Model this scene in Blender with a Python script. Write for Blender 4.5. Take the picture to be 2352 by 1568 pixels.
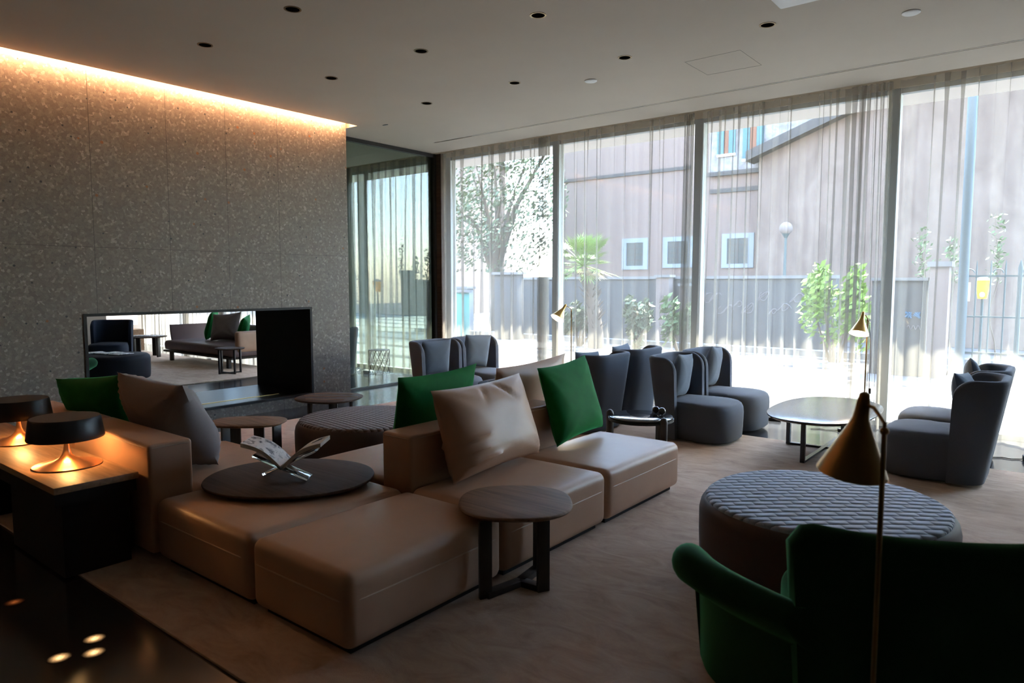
import bpy, bmesh, math, random
from mathutils import Vector, Matrix, noise
R = math.radians
random.seed(7)
S = bpy.context.scene
for o in list(bpy.data.objects):
    bpy.data.objects.remove(o)
COL = S.collection

# ------------------------------------------------------------------ camera
cd = bpy.data.cameras.new('camera')
cd.sensor_width = 36.0
cd.lens = 1605.0 / 2352.0 * 36.0
cd.clip_start = 0.05
cd.clip_end = 300
cd.dof.use_dof = True
cd.dof.focus_distance = 6.0
cd.dof.aperture_fstop = 3.2
cam = bpy.data.objects.new('camera', cd)
COL.objects.link(cam)
cam.location = (0, 0, 1.5)
cam.rotation_euler = (R(90) - math.atan(134 / 1605.0), 0, R(38.5))
S.camera = cam

# ------------------------------------------------------------------ sky, sun, exposure
W = bpy.data.worlds.new('sky')
S.world = W
W.use_nodes = True
wn = W.node_tree
bg = wn.nodes['Background']
sk = wn.nodes.new('ShaderNodeTexSky')
sk.sky_type = 'NISHITA'
sk.sun_disc = False
sk.sun_elevation = R(58)
sk.sun_rotation = R(8)
sk.air_density = 1.0
sk.dust_density = 1.0
sk.ozone_density = 1.0
wn.links.new(sk.outputs[0], bg.inputs[0])
bg.inputs[1].default_value = 0.95

sl = bpy.data.lights.new('sun', 'SUN')
sl.energy = 11
sl.angle = R(0.6)
sl.color = (1.0, 0.93, 0.83)
sun = bpy.data.objects.new('sun', sl)
COL.objects.link(sun)
SUN_EL = R(55)
sv = Vector((0.16, 0.98, 0)).normalized() * math.cos(SUN_EL) + Vector((0, 0, math.sin(SUN_EL)))
sun.rotation_euler = (-sv).to_track_quat('-Z', 'Y').to_euler()

S.view_settings.view_transform = 'Standard'
S.view_settings.look = 'None'
S.view_settings.exposure = 2.6
S.view_settings.gamma = 1.0
S.view_settings.use_curve_mapping = False
cy = S.cycles
cy.max_bounces = 12
cy.diffuse_bounces = 5
cy.glossy_bounces = 4
cy.transmission_bounces = 8
cy.transparent_max_bounces = 40
cy.sample_clamp_indirect = 6.0
cy.caustics_reflective = False
cy.caustics_refractive = False


# ------------------------------------------------------------------ materials
def mat(name, col=(.5, .5, .5), rough=.6, metal=0.0, sheen=0.0, spec=.5, emit=None, estr=0.0, trans=0.0, ior=1.45):
    m = bpy.data.materials.new(name)
    m.use_nodes = True
    b = m.node_tree.nodes['Principled BSDF']
    b.inputs['Base Color'].default_value = (*col, 1)
    b.inputs['Roughness'].default_value = rough
    b.inputs['Metallic'].default_value = metal
    b.inputs['Specular IOR Level'].default_value = spec
    b.inputs['IOR'].default_value = ior
    b.inputs['Transmission Weight'].default_value = trans
    if sheen:
        b.inputs['Sheen Weight'].default_value = sheen
        b.inputs['Sheen Roughness'].default_value = .35
    if emit:
        b.inputs['Emission Color'].default_value = (*emit, 1)
        b.inputs['Emission Strength'].default_value = estr
    return m


class NT:
    """small node helper"""
    def __init__(s, m):
        s.t = m.node_tree
        s.b = s.t.nodes.get('Principled BSDF')

    def n(s, typ, **kw):
        nd = s.t.nodes.new(typ)
        for k, v in kw.items():
            if k.startswith('i_'):
                key = k[2:].replace('_', ' ')
                nd.inputs[key].default_value = v
            else:
                setattr(nd, k, v)
        return nd

    def l(s, a, b):
        s.t.links.new(a, b)

    def coord(s, scale=(1, 1, 1), rot=(0, 0, 0), loc=(0, 0, 0)):
        c = s.n('ShaderNodeTexCoord')
        mp = s.n('ShaderNodeMapping')
        mp.inputs['Scale'].default_value = scale
        mp.inputs['Rotation'].default_value = rot
        mp.inputs['Location'].default_value = loc
        s.l(c.outputs['Object'], mp.inputs[0])
        return mp.outputs[0]

    def noise(s, vec, scale, detail=4, rough=.55, dist=0.0):
        nd = s.n('ShaderNodeTexNoise')
        nd.inputs['Scale'].default_value = scale
        nd.inputs['Detail'].default_value = detail
        nd.inputs['Roughness'].default_value = rough
        nd.inputs['Distortion'].default_value = dist
        s.l(vec, nd.inputs['Vector'])
        return nd.outputs['Fac']

    def ramp(s, fac, stops):
        nd = s.n('ShaderNodeValToRGB')
        el = nd.color_ramp.elements
        while len(el) < len(stops):
            el.new(.5)
        for e, (p, c) in zip(el, stops):
            e.position = p
            e.color = (*c, 1) if len(c) == 3 else c
        s.l(fac, nd.inputs[0])
        return nd.outputs[0]

    def mix(s, fac, a, b, mode='MIX'):
        nd = s.n('ShaderNodeMix', data_type='RGBA', blend_type=mode)
        for src, inp in ((fac, nd.inputs[0]), (a, nd.inputs[6]), (b, nd.inputs[7])):
            if hasattr(src, 'links'):
                s.l(src, inp)
            elif isinstance(src, tuple):
                inp.default_value = (*src, 1)
            else:
                inp.default_value = src
        return nd.outputs[2]

    def math(s, op, a, b=None):
        nd = s.n('ShaderNodeMath', operation=op)
        for src, inp in ((a, nd.inputs[0]), (b, nd.inputs[1])):
            if src is None:
                continue
            if hasattr(src, 'links'):
                s.l(src, inp)
            else:
                inp.default_value = src
        return nd.outputs[0]

    def bump(s, h, strength=.3, dist=.01):
        nd = s.n('ShaderNodeBump')
        nd.inputs['Strength'].default_value = strength
        nd.inputs['Distance'].default_value = dist
        s.l(h, nd.inputs['Height'])
        s.l(nd.outputs[0], s.b.inputs['Normal'])

    def color(s, c):
        s.l(c, s.b.inputs['Base Color'])


M = {}


def leather(name, col):
    m = mat(name, col, .44, spec=.5)
    n = NT(m)
    v = n.coord()
    c = n.mix(n.noise(v, 5, 3), tuple(x * .86 for x in col), tuple(min(1, x * 1.1) for x in col))
    n.color(c)
    n.bump(n.noise(v, 260, 3), .12, .002)
    return m


def fabric(name, col, sheen=.25, scale=420, rough=.9):
    m = mat(name, col, rough, sheen=sheen, spec=.25)
    n = NT(m)
    v = n.coord()
    f = n.noise(v, scale, 2)
    c = n.mix(f, tuple(x * .72 for x in col), tuple(min(1, x * 1.3) for x in col))
    n.color(c)
    n.bump(f, .25, .003)
    return m


def wood(name, col, axis=0, rough=.45, scale=1.0):
    m = mat(name, col, rough)
    n = NT(m)
    sc = [26, 26, 26]
    sc[axis] = 1.6
    v = n.coord(tuple(x * scale for x in sc))
    f = n.noise(v, 1.4, 5, .6, .6)
    n.color(n.ramp(f, [(.25, tuple(x * .62 for x in col)), (.75, tuple(min(1, x * 1.3) for x in col))]))
    n.bump(f, .08, .003)
    return m


M['tan'] = leather('tan_leather', (.45, .272, .178))
M['tan_pillow'] = leather('tan_pillow_leather', (.48, .29, .195))
M['tan_pillow'].node_tree.nodes['Principled BSDF'].inputs['Roughness'].default_value = .46
M['piping'] = mat('piping_thread', (.5, .35, .25), .5)
M['green'] = mat('green_velvet', (.004, .15, .03), .75, sheen=.35, spec=.2)
n = NT(M['green'])
v = n.coord()
n.color(n.mix(n.noise(v, 9, 3), (.002, .085, .016), (.004, .16, .028)))
n.b.inputs['Sheen Tint'].default_value = (.1, .8, .3, 1)
M['green_wool'] = mat('dark_green_wool', (.012, .07, .025), .85, sheen=.7, spec=.15)
n = NT(M['green_wool'])
v = n.coord()
f = n.noise(v, 350, 2)
n.color(n.mix(f, (.004, .027, .010), (.008, .046, .017)))
n.b.inputs['Sheen Tint'].default_value = (.2, .8, .35, 1)
n.bump(f, .2, .003)
M['grey'] = fabric('blue_grey_wool', (.082, .096, .122), sheen=.12)
M['grey_pillow'] = fabric('blue_grey_cushion', (.115, .142, .18), scale=300, sheen=.12)
M['navy'] = fabric('navy_wool', (.014, .02, .035), sheen=.05)
M['navy_leather'] = leather('navy_leather', (.011, .012, .02))
M['navy_leather'].node_tree.nodes['Principled BSDF'].inputs['Roughness'].default_value = .6
M['navy_leather'].node_tree.nodes['Principled BSDF'].inputs['Specular IOR Level'].default_value = .2
M['brown_fab'] = fabric('brown_mauve_leather', (.075, .052, .047), sheen=.1, rough=.6)
M['mauve'] = leather('mauve_leather', (.15, .10, .10))
M['mauve_cloth'] = fabric('crumpled_mauve_cloth', (.24, .205, .20))


def quilt(name, col, rotz, cell, groove):
    m = mat(name, col, .65, sheen=.25, spec=.35)
    n = NT(m)
    c = n.n('ShaderNodeTexCoord')
    mp = n.n('ShaderNodeMapping')
    mp.inputs['Rotation'].default_value = (0, 0, rotz)
    n.l(c.outputs['Object'], mp.inputs[0])
    sp = n.n('ShaderNodeSeparateXYZ')
    n.l(mp.outputs[0], sp.inputs[0])
    v = n.math('DIVIDE', sp.outputs[1], cell[1])
    row = n.math('FLOOR', v)
    u = n.math('ADD', n.math('DIVIDE', sp.outputs[0], cell[0]), n.math('MULTIPLY', row, .5))
    su = n.math('SINE', n.math('MULTIPLY', n.math('FRACT', u), math.pi))
    sv2 = n.math('SINE', n.math('MULTIPLY', n.math('FRACT', v), math.pi))
    inv = n.math('MULTIPLY', n.math('POWER', su, .8), n.math('POWER', sv2, .8))
    n.color(n.mix(inv, tuple(x * .80 for x in col), tuple(x * 1.08 for x in col)))
    n.bump(inv, .85, .016)
    return m


M['quilt_blue'] = quilt('quilted_blue_grey', (.27, .325, .42), R(-38.5), (.096, .056), .026)
M['quilt_brown'] = quilt('quilted_brown', (.135, .092, .08), R(-38.5 + 45), (.045, .045), .008)
M['ceiling'] = mat('ceiling_plaster', (.60, .545, .47), .85)
n = NT(M['ceiling'])
v = n.coord()
n.color(n.mix(n.noise(v, 2.2, 3), (.56, .495, .41), (.61, .54, .45)))
M['hatch_line'] = mat('ceiling_hatch_line', (.36, .32, .265), .85)
M['wall'] = mat('plain_wall', (.25, .22, .19), .8)
n = NT(M['wall'])
n.color(n.mix(n.noise(n.coord(), 3, 3), (.23, .2, .175), (.27, .24, .205)))


def stone():
    m = mat('ceppo_stone', (.2, .18, .16), .55)
    n = NT(m)
    v = n.coord()
    v1 = n.n('ShaderNodeTexVoronoi', feature='F1')
    v1.inputs['Scale'].default_value = 42
    v1.inputs['Randomness'].default_value = 1
    n.l(v, v1.inputs['Vector'])
    v2 = n.n('ShaderNodeTexVoronoi', feature='F1')
    v2.inputs['Scale'].default_value = 15
    n.l(v, v2.inputs['Vector'])
    s1 = n.n('ShaderNodeSeparateColor')
    n.l(v1.outputs['Color'], s1.inputs[0])
    s2 = n.n('ShaderNodeSeparateColor')
    n.l(v2.outputs['Color'], s2.inputs[0])
    base = n.ramp(s1.outputs[0], [(0, (.13, .107, .086)), (.5, (.18, .152, .125)), (.8, (.22, .19, .158)), (.93, (.31, .275, .235)), (1, (.40, .365, .32))])
    base = n.mix(n.noise(v, 130, 3), base, (.10, .085, .07))
    # pale and dark pebbles
    big = n.math('LESS_THAN', v2.outputs['Distance'], .22)
    pale = n.math('MULTIPLY', big, n.math('GREATER_THAN', s2.outputs[0], .86))
    dark = n.math('MULTIPLY', big, n.math('LESS_THAN', s2.outputs[0], .09))
    base = n.mix(pale, base, (.44, .40, .35))
    base = n.mix(dark, base, (.03, .032, .036))
    base = n.mix(n.math('MULTIPLY', big, n.math('LESS_THAN', s2.outputs[1], .02)), base, (.2, .085, .03))
    # panel joints
    sp = n.n('ShaderNodeSeparateXYZ')
    n.l(v, sp.inputs[0])
    jy = None
    for y0 in (-.6, .64, 1.38, 2.76, 3.478, 4.118, 4.757):
        a = n.math('LESS_THAN', n.math('ABSOLUTE', n.math('SUBTRACT', sp.outputs[1], y0)), .0028)
        jy = a if jy is None else n.math('MAXIMUM', jy, a)
    az = n.math('LESS_THAN', n.math('ABSOLUTE', n.math('SUBTRACT', sp.outputs[2], 1.84)), .0022)
    j = n.math('MAXIMUM', jy, az)
    base = n.mix(n.math('MULTIPLY', j, .75), base, (.03, .028, .026))
    n.color(base)
    n.bump(n.noise(v, 90, 4), .25, .004)
    return m


M['stone'] = stone()


def carpet():
    m = mat('mottled_carpet', (.2, .15, .11), .95, sheen=.15, spec=.1)
    n = NT(m)
    v = n.coord((1.0, 2.2, 1), (0, 0, R(-38)))
    f = n.noise(v, 3.6, 6, .68, .9)
    g = n.noise(n.coord(), 1.3, 3)
    fine = n.noise(n.coord(), 300, 2)
    c = n.ramp(f, [(.25, (.30, .195, .138)), (.48, (.54, .39, .295)), (.72, (.74, .59, .475))])
    c = n.mix(n.math('MULTIPLY', g, .5), c, (.53, .41, .325))
    c = n.mix(n.math('MULTIPLY', fine, .35), c, (.33, .23, .17))
    n.color(c)
    n.bump(fine, .4, .006)
    return m


M['carpet'] = carpet()
M['floor'] = mat('dark_polished_stone', (.018, .018, .02), .16, spec=.5)
n = NT(M['floor'])
v = n.coord()
n.color(n.mix(n.noise(v, 60, 4), (.012, .012, .014), (.03, .03, .033)))
n.bump(n.noise(v, 120, 2), .02, .001)
M['wood_warm'] = wood('brown_oak', (.21, .128, .08), 0, rough=.62)
M['wood_warm'].node_tree.nodes['Principled BSDF'].inputs['Specular IOR Level'].default_value = .22
M['wood_dark'] = wood('dark_stained_wood', (.035, .027, .024), 2)
M['wood_mid'] = wood('smoked_oak', (.085, .056, .042), 0, rough=.7)
M['wood_mid'].node_tree.nodes['Principled BSDF'].inputs['Specular IOR Level'].default_value = .2
M['wood_orange'] = wood('light_oak', (.36, .22, .13), 0)
M['black'] = mat('black_metal', (.012, .012, .013), .55, spec=.3)
M['baffle'] = mat('dark_baffle', (.006, .005, .005), .95, spec=.0)
M['black_stone'] = mat('black_hearth', (.012, .011, .011), .28, spec=.35)
n = NT(M['black_stone'])
n.color(n.mix(n.noise(n.coord((1, 6, 1)), 8, 4), (.008, .008, .008), (.03, .024, .02)))
M['steel'] = mat('dark_steel', (.06, .062, .07), .35, 1.0)
M['chrome'] = mat('chrome', (.75, .76, .78), .15, 1.0)
M['brass'] = mat('brushed_brass', (.50, .33, .115), .3, 1.0)
M['brass_dark'] = mat('aged_brass', (.22, .145, .06), .36, 1.0)
M['copper'] = mat('copper', (.72, .36, .18), .28, 1.0)
M['shade_black'] = mat('black_enamel', (.012, .010, .010), .45)
M['enamel'] = mat('white_enamel', (.85, .82, .74), .5)
M['white'] = mat('white_plastic', (.8, .8, .78), .4)
M['lamp_glow'] = mat('lamp_diffuser', (.9, .8, .6), .5, emit=(1, .80, .50), estr=3.2)
M['bulb'] = mat('warm_bulb', (.9, .7, .4), .5, emit=(1, .55, .2), estr=6)


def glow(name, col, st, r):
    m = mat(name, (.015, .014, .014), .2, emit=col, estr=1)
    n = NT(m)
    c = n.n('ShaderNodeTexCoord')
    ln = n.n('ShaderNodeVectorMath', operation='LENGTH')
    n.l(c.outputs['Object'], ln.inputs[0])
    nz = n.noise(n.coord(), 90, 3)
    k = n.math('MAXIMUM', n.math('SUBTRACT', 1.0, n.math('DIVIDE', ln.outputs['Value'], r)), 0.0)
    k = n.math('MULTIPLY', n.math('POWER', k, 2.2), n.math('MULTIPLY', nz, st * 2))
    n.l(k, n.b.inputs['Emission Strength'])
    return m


M['lamp_reflection'] = glow('painted_lamp_reflection', (1, .55, .22), .55, .045)  # emission that paints a table lamp's reflection onto the floor
M['lamp_reflection_dim'] = glow('painted_dim_reflection', (1, .25, .06), .06, .045)
M['cove'] = mat('cove_led', (.9, .7, .5), .5, emit=(1, .53, .28), estr=34)
M['paper'] = mat('paper', (.86, .80, .72), .7)
M['paper_edge'] = mat('paper_edge', (.72, .65, .56), .8)
M['paper_print'] = mat('printed_paper', (.7, .68, .64), .6)
n = NT(M['paper_print'])
v = n.coord()
f = n.noise(v, 24, 4, .6, .6)
n.color(n.ramp(f, [(.52, (.88, .86, .84)), (.58, (.45, .44, .44)), (.68, (.1, .1, .11))]))
M['ink'] = mat('printed_ink', (.05, .04, .035), .7)
M['acrylic'] = mat('clear_acrylic', (.95, .97, .97), .04, trans=1.0, ior=1.45)
M['smoked_glass'] = mat('smoked_glass_top', (.025, .026, .03), .06, spec=.8)
M['satin_top'] = mat('satin_lacquer_top', (.03, .031, .033), .24, spec=.7)
M['glass_ball'] = mat('dark_glass', (.03, .028, .03), .05, spec=.9)


def glass(name, tint, refl=1.0):
    m = bpy.data.materials.new(name)
    m.use_nodes = True
    t = m.node_tree
    for nd in list(t.nodes):
        t.nodes.remove(nd)
    out = t.nodes.new('ShaderNodeOutputMaterial')
    tr = t.nodes.new('ShaderNodeBsdfTransparent')
    tr.inputs[0].default_value = (*tint, 1)
    gl = t.nodes.new('ShaderNodeBsdfGlossy')
    gl.inputs['Roughness'].default_value = .01
    gl.inputs['Color'].default_value = (refl, refl, refl, 1)
    fr = t.nodes.new('ShaderNodeFresnel')
    fr.inputs[0].default_value = 1.5
    mx = t.nodes.new('ShaderNodeMixShader')
    ge = t.nodes.new('ShaderNodeNewGeometry')
    iv = t.nodes.new('ShaderNodeMath')
    iv.operation = 'SUBTRACT'
    iv.inputs[0].default_value = 1
    t.links.new(ge.outputs['Backfacing'], iv.inputs[1])
    ml = t.nodes.new('ShaderNodeMath')
    ml.operation = 'MULTIPLY'
    t.links.new(fr.outputs[0], ml.inputs[0])
    t.links.new(iv.outputs[0], ml.inputs[1])
    t.links.new(ml.outputs[0], mx.inputs[0])
    t.links.new(tr.outputs[0], mx.inputs[1])
    t.links.new(gl.outputs[0], mx.inputs[2])
    t.links.new(mx.outputs[0], out.inputs[0])
    return m


M['glass'] = glass('window_glass', (.90, .94, .93))
M['glass_green'] = glass('greenish_partition_glass', (.50, .56, .51))


def sheer(name, thread, trans):
    m = bpy.data.materials.new(name)
    m.use_nodes = True
    t = m.node_tree
    for nd in list(t.nodes):
        t.nodes.remove(nd)
    out = t.nodes.new('ShaderNodeOutputMaterial')
    tr = t.nodes.new('ShaderNodeBsdfTransparent')
    tr.inputs[0].default_value = (1, 1, 1, 1)
    df = t.nodes.new('ShaderNodeBsdfDiffuse')
    df.inputs[0].default_value = (*thread, 1)
    tl = t.nodes.new('ShaderNodeBsdfTranslucent')
    tl.inputs[0].default_value = (*thread, 1)
    m1 = t.nodes.new('ShaderNodeMixShader')
    m1.inputs[0].default_value = .45
    m2 = t.nodes.new('ShaderNodeMixShader')
    m2.inputs[0].default_value = 1 - trans
    t.links.new(df.outputs[0], m1.inputs[1])
    t.links.new(tl.outputs[0], m1.inputs[2])
    t.links.new(tr.outputs[0], m2.inputs[1])
    t.links.new(m1.outputs[0], m2.inputs[2])
    t.links.new(m2.outputs[0], out.inputs[0])
    return m


M['sheer_dense'] = sheer('dense_sheer_curtain', (.40, .37, .33), .22)
M['sheer'] = sheer('sheer_curtain', (.36, .325, .275), .60)
M['facade'] = mat('pink_render', (.30, .25, .235), .9)
n = NT(M['facade'])
v = n.coord((1, 1, .6))
n.color(n.mix(n.noise(v, .9, 6, .65, .5), (.155, .108, .089), (.20, .145, .123)))
M['facade_old'] = mat('weathered_render', (.6, .48, .42), .9)
n = NT(M['facade_old'])
v = n.coord((1, 1, .5))
n.color(n.ramp(n.noise(v, 1.6, 7, .72, .8), [(.3, (.105, .072, .057)), (.55, (.165, .118, .095)), (.75, (.20, .149, .123))]))
M['roof_stone'] = mat('pale_rubble', (.62, .58, .56), .9)
n = NT(M['roof_stone'])
v = n.coord()
n.color(n.ramp(n.noise(v, 7, 5, .7), [(.35, (.17, .15, .15)), (.6, (.28, .26, .255))]))
M['shutter'] = mat('teal_shutter', (.065, .135, .15), .7)
M['window_dark'] = mat('dark_window', (.04, .052, .055), .3)
M['window_pale'] = mat('pale_blue_window_trim', (.20, .225, .245), .6)
M['eave'] = mat('grey_eave', (.06, .052, .048), .8)
M['pavement'] = mat('pale_paving', (.60, .57, .55), .8)
n = NT(M['pavement'])
v = n.coord()
sp = n.n('ShaderNodeSeparateXYZ')
n.l(v, sp.inputs[0])
st = n.math('LESS_THAN', n.math('FRACT', n.math('MULTIPLY', sp.outputs[1], .62)), .24)
n.color(n.mix(st, n.mix(n.noise(v, 3, 4), (.118, .114, .112), (.14, .136, .134)), (.024, .025, .028)))
M['kerb'] = mat('kerb_stone', (.17, .17, .175), .8)
M['gwall'] = mat('garden_wall_render', (.42, .37, .36), .9)
n = NT(M['gwall'])
v = n.coord((1, 1, .7))
n.color(n.mix(n.noise(v, 1.7, 6, .7), (.062, .064, .067), (.10, .096, .096)))
M['pillar'] = mat('pink_pillar_render', (.19, .155, .148), .9)
M['iron'] = mat('teal_iron', (.04, .07, .08), .55)
M['blue_pole'] = mat('blue_painted_steel', (.03, .062, .09), .5)
M['graffiti'] = mat('graffiti_blue', (.07, .16, .27), .8)
M['graffiti_grey'] = mat('graffiti_grey', (.18, .16, .17), .8)
M['leaf'] = mat('leaf_green', (.07, .12, .04), .6)
M['leaf_grey'] = mat('leaf_grey_green', (.085, .11, .06), .6)
M['leaf_lime'] = mat('leaf_lime', (.16, .27, .03), .6)
M['palm_leaf'] = mat('palm_leaf', (.13, .20, .04), .55)
M['palm_dry'] = mat('palm_dry', (.2, .155, .065), .6)
M['bark'] = mat('bark', (.11, .085, .07), .9)
n = NT(M['bark'])
n.color(n.mix(n.noise(n.coord((6, 6, 2)), 5, 4), (.06, .05, .04), (.17, .13, .1)))
M['canopy'] = mat('pale_canopy', (.78, .71, .67), .8)
M['mullion'] = mat('grey_aluminium', (.45, .48, .50), .5)
M['frame_dark'] = mat('dark_window_frame', (.02, .018, .018), .5)
M['lantern'] = mat('amber_lantern', (.8, .4, .02), .5, emit=(1, .42, .01), estr=1.1)
M['lantern_core'] = mat('amber_lantern_core', (.9, .7, .2), .5, emit=(1, .62, .06), estr=1.8)
M['teal_tarp'] = mat('teal_tarp', (.08, .28, .25), .7)
M['car'] = mat('distant_white_van', (.34, .36, .38), .5)
M['terracotta'] = mat('terracotta', (.2, .09, .055), .8)
M['fabric_shade'] = mat('pale_lamp_shade', (.8, .76, .72), .8, emit=(1, .9, .8), estr=.35)
for k in ('leaf', 'leaf_grey', 'leaf_lime', 'palm_leaf'):
    b = M[k].node_tree.nodes['Principled BSDF']
    b.inputs['Transmission Weight'].default_value = 0
    n = NT(M[k])
    c = tuple(b.inputs['Base Color'].default_value)[:3]
    n.color(n.mix(n.noise(n.coord(), 3, 3), tuple(x * .6 for x in c), tuple(min(1, x * 1.5) for x in c)))


# ------------------------------------------------------------------ mesh helpers
class MB:
    def __init__(s):
        s.v = []
        s.f = []
        s.mi = []
        s.cur = 0

    def add(s, vs, fs):
        o = len(s.v)
        s.v += [tuple(p) for p in vs]
        s.f += [tuple(i + o for i in f) for f in fs]
        s.mi += [s.cur] * len(fs)
        return s

    def box(s, x0, x1, y0, y1, z0, z1):
        v = [(x, y, z) for z in (z0, z1) for y in (y0, y1) for x in (x0, x1)]
        return s.add(v, [(0, 2, 3, 1), (4, 5, 7, 6), (0, 1, 5, 4), (2, 6, 7, 3), (0, 4, 6, 2), (1, 3, 7, 5)])

    def cbox(s, c, d, rz=0.0):
        v = []
        ca, sa = math.cos(rz), math.sin(rz)
        for z in (-.5, .5):
            for y in (-.5, .5):
                for x in (-.5, .5):
                    X, Y = x * d[0], y * d[1]
                    v.append((c[0] + X * ca - Y * sa, c[1] + X * sa + Y * ca, c[2] + z * d[2]))
        return s.add(v, [(0, 2, 3, 1), (4, 5, 7, 6), (0, 1, 5, 4), (2, 6, 7, 3), (0, 4, 6, 2), (1, 3, 7, 5)])

    def rings(s, rings, cap0=True, cap1=True, closed=True):
        n = len(rings[0])
        v = [p for r in rings for p in r]
        f = []
        m = n if closed else n - 1
        for i in range(len(rings) - 1):
            for j in range(m):
                a = i * n + j
                b = i * n + (j + 1) % n
                f.append((a, b, b + n, a + n))
        if cap0:
            f.append(tuple(reversed(range(n))))
        if cap1:
            f.append(tuple(range((len(rings) - 1) * n, len(rings) * n)))
        return s.add(v, f)

    def lathe(s, prof, n=40, c=(0, 0), caps=(True, True)):
        rs = []
        for r, z in prof:
            rs.append([(c[0] + r * math.cos(2 * math.pi * k / n), c[1] + r * math.sin(2 * math.pi * k / n), z) for k in range(n)])
        return s.rings(rs, *caps)

    def tube(s, path, r, n=10, caps=True):
        path = [Vector(p) for p in path]
        rs = []
        up = None
        for i, p in enumerate(path):
            a = path[max(0, i - 1)]
            b = path[min(len(path) - 1, i + 1)]
            t = (b - a).normalized()
            if up is None:
                up = Vector((0, 0, 1)) if abs(t.z) < .9 else Vector((1, 0, 0))
            side = t.cross(up).normalized()
            up = side.cross(t).normalized()
            rr = r[i] if isinstance(r, (list, tuple)) else r
            rs.append([p + side * rr * math.cos(2 * math.pi * k / n) + up * rr * math.sin(2 * math.pi * k / n) for k in range(n)])
        return s.rings(rs, caps, caps)

    def grid(s, fn, nu, nv, wrap_u=False):
        v = [fn(i / nu, j / nv) for j in range(nv + 1) for i in range(nu + 1)]
        f = []
        for j in range(nv):
            for i in range(nu):
                a = j * (nu + 1) + i
                f.append((a, a + 1, a + nu + 2, a + nu + 1))
        return s.add(v, f)

    def sphere(s, c, r, nu=20, nv=12, sc=(1, 1, 1)):
        rs = []
        for j in range(1, nv):
            a = math.pi * j / nv
            rs.append([(c[0] + sc[0] * r * math.sin(a) * math.cos(2 * math.pi * k / nu), c[1] + sc[1] * r * math.sin(a) * math.sin(2 * math.pi * k / nu), c[2] - sc[2] * r * math.cos(a)) for k in range(nu)])
        return s.rings(rs)

    def xf(s, mtx, start=0):
        for i in range(start, len(s.v)):
            s.v[i] = tuple(mtx @ Vector(s.v[i]))
        return s

    def build(s, name, material, parent=None, smooth=True, bevel=0.0, auto=35):
        me = bpy.data.meshes.new(name)
        me.from_pydata(s.v, [], s.f)
        mats = material if isinstance(material, (list, tuple)) else [material]
        for m in mats:
            me.materials.append(m)
        if len(mats) > 1:
            for p, i in zip(me.polygons, s.mi):
                p.material_index = i
        bm = bmesh.new()
        bm.from_mesh(me)
        bmesh.ops.remove_doubles(bm, verts=bm.verts, dist=1e-5)
        bmesh.ops.recalc_face_normals(bm, faces=bm.faces)
        if bevel:
            es = [e for e in bm.edges if len(e.link_faces) == 2 and e.calc_face_angle(0) > R(30)]
            bmesh.ops.bevel(bm, geom=es, offset=bevel, segments=2, profile=.5, affect='EDGES')
        if smooth:
            for f in bm.faces:
                f.smooth = True
            for e in bm.edges:
                e.smooth = not (len(e.link_faces) == 2 and e.calc_face_angle(0) > R(auto))
        bm.to_mesh(me)
        bm.free()
        o = bpy.data.objects.new(name, me)
        COL.objects.link(o)
        if parent:
            o.parent = parent
        return o


def tag(o, label, cat, group=None):
    o['label'] = label
    o['category'] = cat
    if group:
        o['group'] = group
    return o


def thing(name, label, cat, loc=(0, 0, 0), rz=0.0, group=None):
    o = bpy.data.objects.new(name, None)
    o.empty_display_size = .1
    COL.objects.link(o)
    o.location = loc
    o.rotation_euler = (0, 0, rz)
    return tag(o, label, cat, group)


def struct(o):
    o['kind'] = 'structure'
    return o


def dup(src, loc, rz, label, group=None):
    r = src.copy()
    COL.objects.link(r)
    r.location = loc
    r.rotation_euler = (0, 0, rz)
    r['label'] = label
    if group:
        r['group'] = group
    for ch in src.children:
        c = ch.copy()
        COL.objects.link(c)
        c.parent = r
        for g in ch.children:
            d = g.copy()
            COL.objects.link(d)
            d.parent = c
    return r


def axis_pts(h, r, seg, mid):
    a = [-h + r - r * math.cos(math.pi / 2 * k / seg) for k in range(seg + 1)]
    a = [-h + r * (1 - math.cos(math.pi / 2 * k / seg)) for k in range(seg + 1)]
    m = [(-h + r) + (2 * h - 2 * r) * k / mid for k in range(1, mid)]
    return a + m + [-x for x in reversed(a)]


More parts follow.
